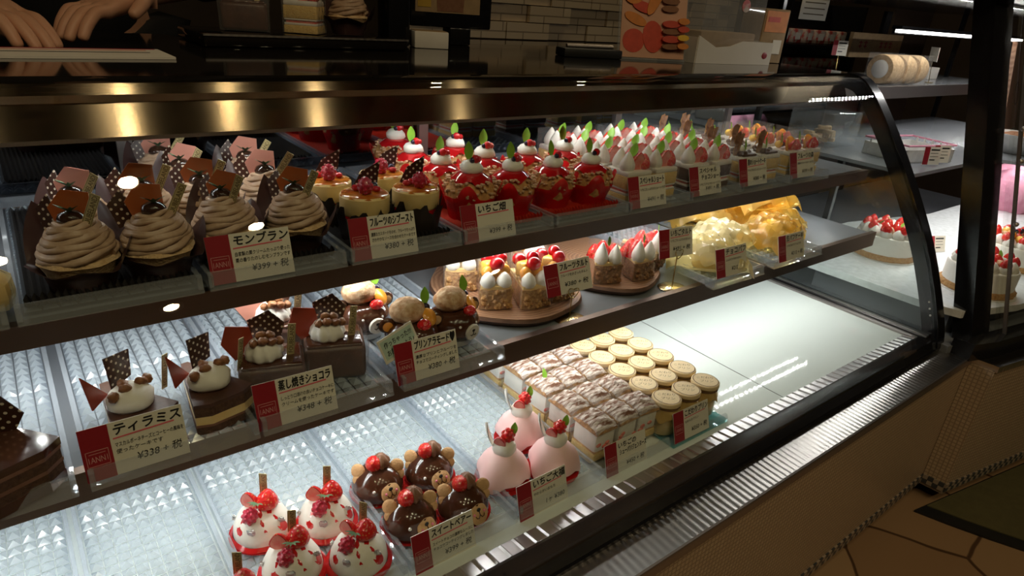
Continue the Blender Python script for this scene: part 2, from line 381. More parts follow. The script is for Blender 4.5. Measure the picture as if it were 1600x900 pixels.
# ------------------------------------------------------------------ mesh builder
class MB:
    def __init__(s):
        s.v, s.f, s.mi = [], [], []
        s.mats = []
    def slot(s, m):
        if m not in s.mats: s.mats.append(m)
        return s.mats.index(m)
    def add(s, vs_, fs, m, T=None):
        o = len(s.v); k = s.slot(m)
        for p in vs_:
            p = Vector(p)
            s.v.append(T @ p if T is not None else p)
        for f in fs:
            s.f.append([i + o for i in f]); s.mi.append(k)
        return s
    def box(s, m, c, d, T=None, rz=0.0, taper=1.0):
        x, y, z = d[0] / 2, d[1] / 2, d[2] / 2
        M = Matrix.Translation(c) @ Matrix.Rotation(rz, 4, 'Z')
        if T is not None: M = T @ M
        t = taper
        P = [(-x, -y, -z), (x, -y, -z), (x, y, -z), (-x, y, -z), (-x * t, -y * t, z), (x * t, -y * t, z), (x * t, y * t, z), (-x * t, y * t, z)]
        return s.add(P, [(0, 3, 2, 1), (4, 5, 6, 7), (0, 1, 5, 4), (1, 2, 6, 5), (2, 3, 7, 6), (3, 0, 4, 7)], m, M)
    def rbox(s, m, c, d, r=0.002, T=None, rz=0.0):
        """Box with chamfered edges."""
        bm = bmesh.new()
        bmesh.ops.create_cube(bm, size=1.0)
        for q in bm.verts: q.co = Vector((q.co.x * d[0], q.co.y * d[1], q.co.z * d[2]))
        bmesh.ops.bevel(bm, geom=bm.edges[:], offset=r, segments=2, affect='EDGES', profile=0.5)
        bm.verts.index_update()
        M = Matrix.Translation(c) @ Matrix.Rotation(rz, 4, 'Z')
        if T is not None: M = T @ M
        s.add([q.co.copy() for q in bm.verts], [[q.index for q in f.verts] for f in bm.faces], m, M)
        bm.free()
        return s
    def lathe(s, m, prof, n=24, c=(0, 0, 0), T=None, rf=None, zf=None, arc=2 * PI, a0=0.0):
        """Turn (r, z) pairs about Z; rf(a, r, z) and zf(a, r, z) modulate radius and height. Ends at r = 0 close."""
        M = Matrix.Translation(c)
        if T is not None: M = T @ M
        full = abs(arc - 2 * PI) < 1e-6
        cols = n if full else n + 1
        P = []
        for r, z in prof:
            for i in range(cols):
                a = a0 + arc * i / n
                rr = rf(a, r, z) if rf else r
                zz = zf(a, r, z) if zf else z
                P.append((rr * math.cos(a), rr * math.sin(a), zz))
        F = []
        for j in range(len(prof) - 1):
            for i in range(n):
                i2 = (i + 1) % cols
                F.append((j * cols + i, j * cols + i2, (j + 1) * cols + i2, (j + 1) * cols + i))
        return s.add(P, F, m, M)
    def ball(s, m, c, r, n=14, k=9, T=None, R=None, noise=0.0, seed=0):
        r = (r, r, r) if isinstance(r, (int, float)) else r
        rnd = random.Random(seed)
        M = Matrix.Translation(c) @ (R.to_4x4() if R is not None else Matrix.Identity(4))
        if T is not None: M = T @ M
        P, F = [], []
        for j in range(k + 1):
            th = PI * j / k
            for i in range(n):
                a = 2 * PI * i / n
                q = 1 + (rnd.uniform(-noise, noise) if 0 < j < k else 0)
                P.append((r[0] * q * math.sin(th) * math.cos(a), r[1] * q * math.sin(th) * math.sin(a), r[2] * q * math.cos(th)))
        for j in range(k):
            for i in range(n):
                i2 = (i + 1) % n
                F.append((j * n + i, (j + 1) * n + i, (j + 1) * n + i2, j * n + i2))
        return s.add(P, F, m, M)
    def tube(s, m, pts, rad, n=8, T=None, closed=False, flat=1.0):
        pts = [Vector(p) for p in pts]
        L = len(pts)
        P, F = [], []
        up = Vector((0, 0, 1))
        for j, p in enumerate(pts):
            a = pts[(j - 1) % L] if closed else pts[max(j - 1, 0)]
            b = pts[(j + 1) % L] if closed else pts[min(j + 1, L - 1)]
            t = (b - a).normalized()
            x = t.cross(up)
            if x.length < 1e-4: x = t.cross(Vector((1, 0, 0)))
            x.normalize(); y = t.cross(x).normalized()
            r = rad(j / max(L - 1, 1)) if callable(rad) else rad
            for i in range(n):
                q = 2 * PI * i / n
                P.append(p + x * (r * math.cos(q)) + y * (r * flat * math.sin(q)))
        for j in range(L if closed else L - 1):
            j2 = (j + 1) % L
            for i in range(n):
                i2 = (i + 1) % n
                F.append((j * n + i, j * n + i2, j2 * n + i2, j2 * n + i))
        if not closed:
            F.append(tuple(range(n))[::-1]); F.append(tuple((L - 1) * n + i for i in range(n)))
        return s.add(P, F, m, T)
    def prism(s, m, poly, z0, z1, T=None):
        n = len(poly)
        P = [(x, y, z0) for x, y in poly] + [(x, y, z1) for x, y in poly]
        F = [tuple(range(n))[::-1], tuple(range(n, 2 * n))] + [(i, (i + 1) % n, n + (i + 1) % n, n + i) for i in range(n)]
        return s.add(P, F, m, T)
    def sweepx(s, m, prof, x0, x1, closed=True, T=None):
        """Extrude a (y, z) outline along X."""
        n = len(prof)
        P = [(x0, y, z) for y, z in prof] + [(x1, y, z) for y, z in prof]
        F = [(i, (i + 1) % n, n + (i + 1) % n, n + i) for i in range(n if closed else n - 1)]
        if closed: F += [tuple(range(n))[::-1], tuple(range(n, 2 * n))]
        return s.add(P, F, m, T)
    def build(s, name, parent=None, smooth=35, loc=None):
        me = bpy.data.meshes.new(name)
        me.from_pydata([tuple(p) for p in s.v], [], s.f)
        for m in s.mats: me.materials.append(MATS[m])
        me.polygons.foreach_set('material_index', s.mi)
        bm = bmesh.new(); bm.from_mesh(me)
        bmesh.ops.remove_doubles(bm, verts=bm.verts[:], dist=2e-5)
        bmesh.ops.recalc_face_normals(bm, faces=bm.faces[:])
        bm.to_mesh(me); bm.free()
        if smooth:
            me.polygons.foreach_set('use_smooth', [True] * len(me.polygons))
            me.set_sharp_from_angle(angle=math.radians(smooth))
        me.update()
        o = bpy.data.objects.new(name, me)
        col.objects.link(o)
        if parent is not None: o.parent = parent
        if loc is not None: o.location = loc
        return o
def tag(o, label=None, cat=None, group=None, kind=None):
    if label: o['label'] = label
    if cat: o['category'] = cat
    if group: o['group'] = group
    if kind: o['kind'] = kind
    return o
def thing(name, label, cat, loc=(0, 0, 0), rz=0.0, group=None, rx=0.0):
    o = bpy.data.objects.new(name, None)
    o.empty_display_size = 0.02
    col.objects.link(o)
    o.location = loc; o.rotation_euler = (rx, 0, rz)
    return tag(o, label, cat, group)
KIDS = {}
def kids(o):
    return [c for c in bpy.data.objects if c.parent == o]
def dup(root, loc, rz, label, scale=1.0, tree=None):
    tree = tree or [(c, kids(c)) for c in kids(root)]
    r = root.copy(); col.objects.link(r)
    r.location = loc; r.rotation_euler = (0, 0, rz); r.scale = (scale,) * 3
    r['label'] = label
    for c, gs in tree:
        d = c.copy(); col.objects.link(d); d.parent = r
        for g in gs:
            e = g.copy(); col.objects.link(e); e.parent = d
    return r
def place(root, spots):
    """First spot moves the thing itself, the rest are copies. spot = (x, y, z, rz, label[, scale])"""
    tree = [(c, kids(c)) for c in kids(root)]
    out_ = []
    for i, sp in enumerate(spots):
        x, y, z, rz, lab = sp[:5]; sc_ = sp[5] if len(sp) > 5 else 1.0
        if i == 0:
            root.location = (x, y, z); root.rotation_euler = (0, 0, rz); root['label'] = lab; root.scale = (sc_,) * 3
            out_.append(root)
        else:
            out_.append(dup(root, (x, y, z), rz, lab, sc_, tree))
    return out_
def TR(loc=(0, 0, 0), rx=0, ry=0, rz=0):
    return Matrix.Translation(loc) @ Euler((rx, ry, rz)).to_matrix().to_4x4()

# ------------------------------------------------------------------ lettering (all words are meshed in one go)
TEXTS = {}
def text_request(body, size, align='LEFT', bold=0.0, shear=0.0):
    k = (body, size, align, bold, shear)
    if k in TEXTS: return k
    cu = bpy.data.curves.new('words', 'FONT')
    cu.body = body; cu.size = size; cu.align_x = align; cu.shear = shear
    cu.resolution_u = 2
    o = bpy.data.objects.new('words', cu); col.objects.link(o)
    TEXTS[k] = o
    return k
def text_mesh_all():
    dg = bpy.context.evaluated_depsgraph_get(); dg.update()
    for k, o in list(TEXTS.items()):
        me = bpy.data.meshes.new_from_object(o.evaluated_get(dg))
        P = [v.co.copy() for v in me.vertices]; F = [list(p.vertices) for p in me.polygons]
        cu = o.data
        bpy.data.objects.remove(o); bpy.data.curves.remove(cu); bpy.data.meshes.remove(me)
        xs = [p.x for p in P] or [0]
        TEXTS[k] = (P, F, min(xs), max(xs))
def put_text(mb, k, m, T, fit=None):
    P, F, x0, x1 = TEXTS[k]
    S = Matrix.Identity(4)
    w = x1 - x0
    if fit and w > fit: S = Matrix.Diagonal((fit / w, 1, 1, 1))
    size, bold = k[1], k[3]
    mb.add(P, F, m, T @ S)
    if bold:                                              # a thicker pen: the stroke again, a hair to either side
        e = size * bold * .8
        for i, (dx, dy) in enumerate(((e, 0), (-e, 0), (0, e), (0, -e))):
            mb.add(P, F, m, T @ Matrix.Translation((dx, dy, .00002 * (i + 1))) @ S)
CARDS = [
 # key, title, description, price, x, y, z, label
 ('mont', ['モンブラン'], ['自家製の栗クリームたっぷり使った', '栗の香りたのしむモンブランです'], '¥399 + 税', .152, .700, .806, 'cream price card reading モンブラン in front of the chestnut cream cakes'),
 ('chib', ['フルーツのシブースト'], ['濃厚なカスタードをのせ、フルーツたっぷり', 'さわやかなソースを合わせたケーキです'], '¥380 + 税', .316, .700, .804, 'cream price card reading フルーツのシブースト before the yellow custard cylinders'),
 ('hatake', ['いちご畑'], [], '¥399 + 税', .480, .700, .800, 'cream price card reading いちご畑 before the red strawberry puffs'),
 ('special', ['スペシャルショート'], ['いちごたっぷりのショートです', ''], '¥491 + 税', .810, .700, .808, 'cream price card reading スペシャルショート before the yellow strawberry shortcakes'),
 ('choco', ['スペシャル', '  チョコショート'], ['いちごとチョコのショートです', ''], '¥491 + 税', .969, .700, .811, 'cream price card with two-line title スペシャル チョコショート before dark shortcakes'),
 ('star', ['星のショートケーキ'], ['チョコをかざったショートです', ''], '¥380 + 税', .1119 * 10, .700, .814, 'cream price card reading 星のショートケーキ before cakes with bark chocolate'),
 ('forest', ['フルーツの森'], ['季節のフルーツのケーキです', ''], '¥399 + 税', 1.298, .700, .813, 'cream price card reading フルーツの森 at the right end of upper shelf'),
 ('tira', ['ティラミス'], ['マスカルポーネチーズとコーヒーの風味を', '使ったケーキです'], '¥338 + 税', .003, .620, .661, 'cream price card reading ティラミス on the left of middle shelf'),
 ('chocolat', ['蒸し焼きショコラ'], ['しっとり口溶けの良いチョコケーキに', 'クリームを使ったケーキです'], '¥348 + 税', .164, .620, .659, 'cream price card reading 蒸し焼きショコラ before the dark steamed chocolate cakes'),
 ('pudding', ['プリンアラモード♥'], ['濃厚なプリンとフルーツを', 'チョコでコーティングしました'], '¥380 + 税', .336, .620, .662, 'cream price card reading プリンアラモード before the bear puddings'),
 ('choco_puff', ['チョコパフ'], ['ふんわりやわらかい', ''], '¥212 + 税', .982, .620, .678, 'cream price card reading チョコパフ before pale wrapped puffs'),
 ('cream_puff', ['生パフケーキ'], ['とろけるクリームです', ''], '¥212 + 税', 1.187, .620, .672, 'cream price card reading 生パフケーキ before yellow bagged puffs'),
 ('bear', ['スイートベアー'], ['スイートチョコの濃厚なムースに', 'チョコでコーティングしました'], '¥399 + 税', .308, .521, .446, 'cream price card reading スイートベアー before the chocolate bear domes'),
 ('daifuku', ['いちご大福'], ['やわらかいおもち', ''], '1ヶ ¥380', .474, .521, .447, 'cream price card reading いちご大福 before the pink mounds'),
 ('parisienne', ['いちごの', '  シューパリジェンヌース'], [], '¥450 + 税', .645, .521, .446, 'cream price card with two-line title いちごの シューパリジェンヌース'),
 ('jar', ['こだわりプリン'], ['なめらかプリン', ''], '¥350 + 税', .797, .514, .455, 'cream price card reading こだわりプリン before the pudding jars'),
]
STAND_CARDS = [
 ('fruit_tart', ['フルーツタルト'], ['フルーツをかざったタルト', ''], '¥380 + 税', 'cream price card reading フルーツタルト tilted on gold wire stand'),
 ('berry_tart', ['いちごタルト'], ['いちごたっぷりのタルト', ''], '¥491 + 税', 'cream price card reading いちごタルト tilted on gold wire stand'),
]
def card_keys(c):
    t, d, p = c[1], c[2], c[3]
    two = len(t) == 2
    return ([text_request(x, .0125 if not two else .0105, 'LEFT', .035, .12) for x in t],
            [text_request(x, .0052, 'LEFT', .012, .1) for x in d if x],
            text_request(p, .0098, 'RIGHT', .015, .15))
CARD_KEYS = {c[0]: card_keys(c) for c in CARDS + STAND_CARDS}
K_LOGO = text_request('1ANN1', .0085, 'CENTER', .0)
K_TAG = text_request('FOUBELAND', .0072, 'CENTER', .01)
K_SPEECH = [text_request('作っちゃった!!!', .0085, 'LEFT', .02, .15), text_request('お話ししよう♪', .0085, 'LEFT', .02, .15)]
K_CAP = [text_request('こだわり', .0085, 'CENTER', .0, .2), text_request('プリン', .0085, 'CENTER', .0, .2)]
text_mesh_all()

# ------------------------------------------------------------------ the room
def quad(name, m, pts, parent=None):
    b = MB(); b.add(pts, [tuple(range(len(pts)))], m); return b.build(name, parent, smooth=0)
def struct(o): return tag(o, kind='structure')
b = MB(); b.box('paving_stone', (1.2, 0.6, -0.02), (7.6, 7.2, 0.04)); struct(b.build('floor', smooth=0))
b = MB(); b.box('ceiling_dark', (1.2, 0.6, 2.82), (7.6, 7.2, 0.04)); struct(b.build('ceiling', smooth=0))
b = MB(); b.box('wall_dark', (1.2, 4.2, 1.4), (7.6, 0.06, 2.8)); struct(b.build('wall_back', smooth=0))
b = MB(); b.box('wall_dark', (-2.6, 0.6, 1.4), (0.06, 7.2, 2.8)); struct(b.build('wall_left', smooth=0))
b = MB(); b.box('wall_dark', (5.0, 0.6, 1.4), (0.06, 7.2, 2.8)); struct(b.build('wall_right', smooth=0))
b = MB(); b.box('wall_dark', (1.2, -3.0, 1.4), (7.6, 0.06, 2.8)); struct(b.build('wall_front', smooth=0))
# raised tile panel behind the counter
b = MB()
rnd = random.Random(3)
for j in range(12):
    for i in range(9):
        w_ = .26
        x = 1.55 + i * w_ + (j % 2) * .13
        if x > 3.6: continue
        b.box('relief_tile', (x, 2.62 - rnd.choice((.0, .012, .022)), .98 + j * .075), (w_ - .006, .05, .071))
b.box('relief_tile', (2.6, 2.68, 1.42), (2.4, .04, .92))
struct(b.build('wall_tiles', smooth=0))
b = MB(); b.box('wall_dark', (2.6, 2.30, .455), (2.6, .5, .91)); b.box('black_gloss', (2.6, 2.29, .925), (2.6, .54, .03))
tag(b.build('back_counter', smooth=0), 'dark counter along the relief tile wall', 'counter')

# ceiling downlights
def downlight():
    t = thing('downlight', 'x', 'ceiling light', group='ceiling downlights')
    b = MB(); b.lathe('white_plastic', [(.036, 0), (.055, 0), (.055, -.012), (.036, -.012), (.036, 0)], 24); b.build('trim_ring', t)
    b = MB(); b.lathe('downlight_warm', [(0, -.004), (.034, -.004)], 24); b.build('lamp', t)
    return t
spots = []
for i, (x, y) in enumerate([(-.7, -.35), (-.1, -.75), (.35, -.30), (.85, -.75), (-.5, -1.3), (.5, -1.4), (1.5, -1.6), (2.6, -1.8), (1.9, 2.3), (2.9, 2.2)]):
    spots.append((x, y, 2.798, 0, 'round warm downlight recessed in the dark ceiling'))
place(downlight(), spots)

# ------------------------------------------------------------------ the long display case
UP, MID, DK = .812, .660, .4535          # heights on which things stand (tray floors)
X0, X1 = -.62, 1.655
case = thing('display_case', 'long refrigerated pastry case with curved front glass and steel trim', 'display case', (0.5, .75, 0))
def cpart(b, name, parent=None, smooth=30):
    o = b.build(name, parent or case, smooth)
    if (parent or case) is case: o.location = (-.5, -.75, 0)
    return o
b = MB(); b.box('deck_white', ((X0 + 1.11) / 2, .82, .437), (1.11 - X0 - .002, .64, .02)); cpart(b, 'deck_panel')
b = MB(); b.box('deck_white', ((1.112 + 1.63) / 2, .82, .437), (1.63 - 1.112, .64, .02)); b.box('seam_dark', (1.111, .82, .438), (.0022, .64, .017)); cpart(b, 'deck_panel')
b = MB()
b.box('stile_metal', (1.637, .80, .440), (.014, .68, .024)); b.box('black_frame', (1.647, .80, .443), (.006, .68, .026)); b.box('ledge_steel', (1.657, .80, .444), (.014, .68, .03)); b.box('black_frame', (1.668, .80, .443), (.006, .68, .03))
cpart(b, 'end_channel')
b = MB()
b.sweepx('vent_steel', [(.503, .447), (.476, .4505), (.474, .42), (.503, .42)], X0, 1.66)
n = 104
for i in range(n):
    x = X0 + .02 + i * (1.64 - X0) / n
    b.add([(x, .502, .4473), (x + .0060, .502, .4473), (x + .0060, .477, .4508), (x, .477, .4508), (x + .0030, .502, .4492), (x + .0030, .477, .4527)], [(0, 4, 5, 3), (4, 1, 2, 5), (0, 1, 4), (3, 5, 2)], 'vent_steel')
cpart(b, 'ribbed_strip', smooth=0)
b = MB(); b.sweepx('black_frame', [(.476, .452), (.470, .455), (.447, .451), (.434, .430), (.436, .416), (.474, .414)], X0, 1.70); cpart(b, 'front_rail')
b = MB(); b.sweepx('ledge_steel', [(.44, .4225), (.381, .4205), (.381, .402), (.44, .402)], X0, 1.735); b.sweepx('stile_metal', [(.381, .4205), (.378, .4195), (.376, .416), (.376, .402), (.381, .402)], X0, 1.735); cpart(b, 'steel_ledge')
b = MB(); b.box('mosaic_cream', ((X0 + 1.73) / 2, .41, .2385), (1.73 - X0, .06, .331)); cpart(b, 'tiled_front')
def checker(b, x0, x1, T=None, y=.379, z0=.048, s=.0125, rows=2):
    n = int((x1 - x0) / s)
    for i in range(n):
        for j in range(rows):
            b.box('checker_dark' if (i + j) % 2 == 0 and j < 3 else 'checker_light', (x0 + (i + .5) * s, y, z0 + (j + .5) * s), (s * .94, .004, s * .94), T)
b = MB(); b.box('checker_light', ((X0 + 1.73) / 2, .41, .0565), (1.73 - X0, .058, .033)); checker(b, .9, 1.728); cpart(b, 'checker_border', smooth=0)
b = MB(); b.box('rubber_black', ((X0 + 1.73) / 2, .47, .02), (1.73 - X0, .12, .04)); b.box('wall_dark', ((X0 + 1.65) / 2, .78, .22), (1.65 - X0, .66, .40)); cpart(b, 'plinth')
# shelves with lips and diode strips
def led_strip(parent, x0, x1, y, z, lean, name='led_strip', pitch=.02, lamp='led_white'):
    """Channel with a row of diodes; lean tips the diodes' face from straight down towards the back of the case."""
    b = MB(); T = Matrix.Translation((0, y, z)) @ Matrix.Rotation(lean, 4, 'X')
    b.box('white_plastic', ((x0 + x1) / 2, 0, .004), (x1 - x0, .014, .006), T)
    k = int((x1 - x0) / pitch)
    for i in range(k):
        x = x0 + (i + .5) * (x1 - x0) / k
        b.add([(x - .0032, -.003, .0006), (x - .0032, .003, .0006), (x + .0032, .003, .0006), (x + .0032, -.003, .0006)], [(0, 1, 2, 3)], lamp, T)
    o = b.build(name, parent, 0)
    return o
def shelf(y0, zb, zt, x1, lean, zs):
    b = MB(); b.box('shelf_grey', ((X0 + x1) / 2, (y0 + 1.095) / 2 + .006, zs - .004), (x1 - X0, 1.095 - y0 - .012, .008))
    s = cpart(b, 'shelf')
    b = MB(); b.sweepx('shelf_lip', [(y0, zb), (y0, zt), (y0 + .012, zt), (y0 + .012, zb + .004), (y0 + .03, zb + .004), (y0 + .03, zb)], X0, x1); b.build('shelf_lip', s, 20)
    led_strip(s, X0 + .02, x1 - .02, y0 + .062, zs - .0145, lean)
    led_strip(s, X0 + .02, x1 - .02, y0 + .092, zs - .0145, lean)
    return s
shelf(.700, .775, .801, 1.650, math.radians(8), .800)
shelf(.648, .620, .656, 1.672, math.radians(4), .650)
# canopy: steel fascia, thin upper band, black top
b = MB(); b.sweepx('fascia_steel', [(.800, .9495), (.817, .984), (.826, .984), (.812, .9495)], X0, 1.655); b.sweepx('stile_metal', [(.7985, .9465), (.7985, .9505), (.812, .9505), (.812, .9465)], X0, 1.655); cpart(b, 'steel_fascia')
b = MB(); b.sweepx('fascia_steel', [(.815, .984), (.813, .992), (.818, 1.003), (.84, 1.003), (.84, .984)], X0, 1.66); cpart(b, 'fascia_band')
b = MB(); b.box('black_gloss', ((X0 + 1.70) / 2, 1.10, 1.004), (1.70 - X0, .56, .012)); cpart(b, 'counter_top')
b = MB(); b.box('shelf_grey', ((X0 + 1.655) / 2, .98, .985), (1.655 - X0, .30, .02)); can = cpart(b, 'canopy_lining')
led_strip(can, X0 + .02, 1.63, .866, .966, math.radians(10))
# mirrored sliding doors at the back
for x0, x1, dy in ((X0, .155, 0), (.125, .70, .008), (.64, 1.2, 0), (1.18, 1.66, .008)):
    b = MB(); b.box('mirror_door', ((x0 + x1) / 2, 1.115 + dy, .70), (x1 - x0, .006, .54)); d = cpart(b, 'mirror_door')
    for xs in (x0 + .011, x1 - .011):
        b = MB(); b.box('stile_metal', (xs, 1.112 + dy, .70), (.020, .012, .54)); b.build('door_stile', d, 0)
b = MB(); b.box('wall_dark', ((X0 + 1.66) / 2, 1.15, .70), (1.66 - X0, .03, .60)); cpart(b, 'back_panel')
# curved front glass: outer profile (y, z)
GP = [(.436, .432), (.455, .497), (.518, .637), (.589, .757), (.660, .862), (.722, .943), (.752, .977), (.778, .999), (.800, 1.007), (.822, 1.010)]
def smooth_prof(P, n=5):
    out_ = []
    for i in range(len(P) - 1):
        p0 = Vector(P[max(i - 1, 0)]); p1 = Vector(P[i]); p2 = Vector(P[i + 1]); p3 = Vector(P[min(i + 2, len(P) - 1)])
        for k in range(n):
            t = k / n
            out_.append(tuple(.5 * ((2 * p1) + (p2 - p0) * t + (2 * p0 - 5 * p1 + 4 * p2 - p3) * t * t + (3 * p1 - p0 - 3 * p2 + p3) * t ** 3)))
    return out_ + [P[-1]]
gp = smooth_prof(GP)
def offset(P, d):
    out_ = []
    for i, p in enumerate(P):
        a = Vector(P[max(i - 1, 0)]); c = Vector(P[min(i + 1, len(P) - 1)])
        t = (c - a).normalized(); out_.append((p[0] + t[1] * d, p[1] - t[0] * d))
    return out_
gi = offset(gp, .006)
b = MB(); b.sweepx('pane_glass', gp + gi[::-1], X0, 1.664); cpart(b, 'front_glass')
fi = offset(gp, .034); fo = offset(gp, -.002)
b = MB(); b.sweepx('black_frame', fo + fi[::-1], 1.664, 1.702); cpart(b, 'end_frame')
b = MB(); pl = gi + [(1.09, 1.0), (1.09, .45), (.46, .45)]
b.sweepx('pane_glass', pl, 1.672, 1.677); cpart(b, 'end_glass', smooth=10)
b = MB()
for z in (.505, .52, .535): b.ball('pearl', (1.663, .472 + (z - .505) * .4, z), .0025, 8, 6)
cpart(b, 'frame_screws')

# ------------------------------------------------------------------ trays, price cards
FACE = -.65        # turn that brings a cake's decorated side towards the customer
def tray(label, x0, y0, z, w, d, group, pleat=None, rail=True):
    """Clear tray with a floor pressed in small pyramids, low walls and a slanted front rail that holds a card."""
    t = thing('clear_tray', label, 'tray', (x0 + w / 2, y0, z), 0, group)
    b = MB()
    W = w - .003; hw = W / 2
    nx = max(2, round((W - .012) / .0152)); ny = max(2, round((d - .03) / .0155))
    sx = (W - .012) / nx; sy = (d - .03) / ny
    for i in range(nx):
        for j in range(ny):
            x = -hw + .006 + i * sx; y = .022 + j * sy; e = .0006
            b.add([(x + e, y + e, -.0062), (x + sx - e, y + e, -.0062), (x + sx - e, y + sy - e, -.0062), (x + e, y + sy - e, -.0062), (x + sx / 2, y + sy / 2, -.0004)], [(0, 1, 4), (1, 2, 4), (2, 3, 4), (3, 0, 4)], 'tray_floor')
    b.build('pressed_floor', t, 0)
    b = MB()
    for s in (-1, 1):
        b.box('tray_acrylic', (s * (hw - .0025), d / 2, .002), (.005, d, .014))
    b.box('tray_acrylic', (0, d - .002, .002), (W, .004, .014))
    b.build('side_walls', t, 0)
    if rail:
        b = MB(); b.sweepx('clear_acrylic', [(-.004, -.008), (.003, .011), (.006, .011), (.014, .002), (.016, -.007), (.010, -.008)], -hw, hw); b.build('card_rail', t, 20)
    if pleat:
        b = MB(); n = 46
        P, F = [], []
        for i in range(n + 1):
            x = -hw + .008 + i * (W - .016) / n; dz = .006 if i % 2 else .0005
            P += [(x, .020, dz + .001), (x + .002, d * .9, dz)]
        for i in range(n): F.append((2 * i, 2 * i + 2, 2 * i + 3, 2 * i + 1))
        b.add(P, F, pleat)
        # ruffled front edge
        P, F = [], []
        for i in range(n + 1):
            x = -hw + .008 + i * (W - .016) / n; q = .004 if i % 2 else 0
            P += [(x, .020 - q, .001), (x, .016 + q, .010 + q)]
        for i in range(n): F.append((2 * i, 2 * i + 2, 2 * i + 3, 2 * i + 1))
        b.add(P, F, pleat)
        b.build('pleated_paper', t, 0)
    return t
for i, (x, w, p, lab) in enumerate([
    (-.190, .165, None, 'clear tray at far left end of the upper shelf holding yellow package'),
    (-.022, .165, 'pleat_black', 'clear tray lined with black pleats under the leftmost chestnut cream cakes'),
    (.146, .160, 'pleat_black', 'clear black-lined tray behind the モンブラン card'),
    (.309, .163, 'pleat_black', 'clear black-lined tray under the yellow custard cylinders'),
    (.474, .163, 'pleat_red', 'clear tray with red pleats behind the いちご畑 card'),
    (.640, .160, 'pleat_red', 'clear red-lined tray under strawberry puffs beside the shortcakes'),
    (.802, .158, None, 'clear tray under the yellow strawberry shortcakes'),
    (.962, .154, None, 'clear tray under the dark chocolate shortcakes'),
    (1.118, .168, None, 'clear tray under cakes with bark chocolate'),
    (1.288, .155, None, 'clear tray under fruit shortcakes at upper shelf right end')]):
    tray(lab, x, .694, UP, w, .385, 'trays on the upper shelf', p)
for x, lab in [(-.165, 'clear pressed tray holding a single dark cake slice, middle shelf far left'), (.003, 'clear pressed tray behind the ティラミス card'), (.165, 'clear pressed tray behind the 蒸し焼きショコラ card'), (.337, 'clear pressed tray under the bear puddings')]:
    tray(lab, x, .614, MID + .006, .161, .39, 'trays on the middle shelf')
tray('clear pressed tray under the pale wrapped puffs', .975, .622, MID + .006, .165, .39, 'trays on the middle shelf')
tray('clear low tray under the yellow bagged puffs', 1.180, .628, MID + .006, .19, .30, 'trays on the middle shelf')
for x, w, lab in [(-.352, .163, 'clear pressed tray at the bottom left corner of the deck'), (-.187, .163, 'empty clear pressed tray on the deck left of the white domes tray'), (-.022, .147, 'empty clear pressed deck tray beside the white domes'), (.127, .172, 'clear pressed tray under the white domes with red sauce'), (.301, .170, 'clear pressed tray under the chocolate bear domes'), (.473, .164, 'clear pressed tray under the pink mounds')]:
    tray(lab, x, .524, DK + .006, w, .385, 'trays on the deck')
# gold board and glass plates on the deck
t = thing('gold_board', 'gold card board under the sugared pastry slices', 'cake board', (.712, .705, DK + .0012))
b = MB(); b.prism('gold_board', [(-.073, -.15), (.060, -.15), (.078, -.135), (.082, -.11), (.079, .17), (-.073, .17)], 0, .002); b.build('board', t, 0)
t = thing('glass_rail', 'clear acrylic card rail in front of the sugared pastry slices', 'card rail', (.71, .524, DK))
b = MB(); b.sweepx('clear_acrylic', [(-.008, .0), (-.002, .012), (.002, .012), (.010, .004), (.012, 0)], -.07, .08); b.build('rail', t, 20)
t = thing('glass_plate', 'greenish glass plate under the pudding jars', 'plate', (.868, .652, DK - .0055))
b = MB(); b.rbox('green_glass', (0, .0, .0025), (.150, .280, .005), .001); b.build('plate', t)
b = MB(); b.sweepx('clear_acrylic', [(-.139, .005), (-.135, .013), (-.131, .013), (-.124, .005)], -.072, .076); b.build('card_rail', t, 20)

def card_body(t, key, ptilt=0.0):
    tl, ds, pr = CARD_KEYS[key]
    W, H = .091, .053
    b = MB(); b.box('card_cream', (W / 2, .0006, H / 2), (W, .0012, H)); b.build('card', t, 0)
    b = MB(); b.box('card_red', (.0125, -.0002, H / 2), (.025, .0006, H)); r = b.build('red_strip', t, 0)
    b = MB()
    X = Matrix.Rotation(PI / 2, 4, 'X')
    for x, z, w, h in ((.0125, .030, .019, .0005), (.0125, .015, .019, .0005), (.0031, .0225, .0005, .015), (.0219, .0225, .0005, .015), (.0125, .0272, .014, .0005)):
        b.box('ink_logo', (x, -.0006, z), (w, .0002, h))
    put_text(b, K_LOGO, 'ink_logo', Matrix.Translation((.0125, -.0007, .0185)) @ X, .016)
    b.build('logo', r, 0)
    b = MB(); z = H - .0125
    for i, k in enumerate(tl):
        put_text(b, k, 'ink_black', Matrix.Translation((.0275, -.0003, z - i * .0115)) @ X, .060)
    b.build('title_lettering', t, 0)
    if len(tl) == 1:
        b = MB(); b.add([(.0275, -.0003, z - .0045), (.082, -.0003, z - .0028), (.082, -.0003, z - .0012), (.0275, -.0003, z - .0030)], [(0, 1, 2, 3)], 'ink_pink'); b.build('pink_underline', t, 0)
    if ds:
        b = MB()
        for i, k in enumerate(ds):
            put_text(b, k, 'ink_black', Matrix.Translation((.0278, -.0003, z - .0125 - .0068 * i - (.010 if len(tl) > 1 else 0))) @ X, .061)
        b.build('description_lettering', t, 0)
    b = MB(); put_text(b, pr, 'ink_black', Matrix.Translation((W - .006, -.0003, .0085 if len(tl) > 1 else .0095)) @ X, .048); b.build('price_lettering', t, 0)
for c in CARDS:
    key, x, y, z, lab = c[0], c[4], c[5], c[6], c[7]
    t = thing('price_card', lab, 'price card', (x, y, z), random.uniform(-.02, .02), 'price cards', math.radians(-17))
    card_body(t, key)
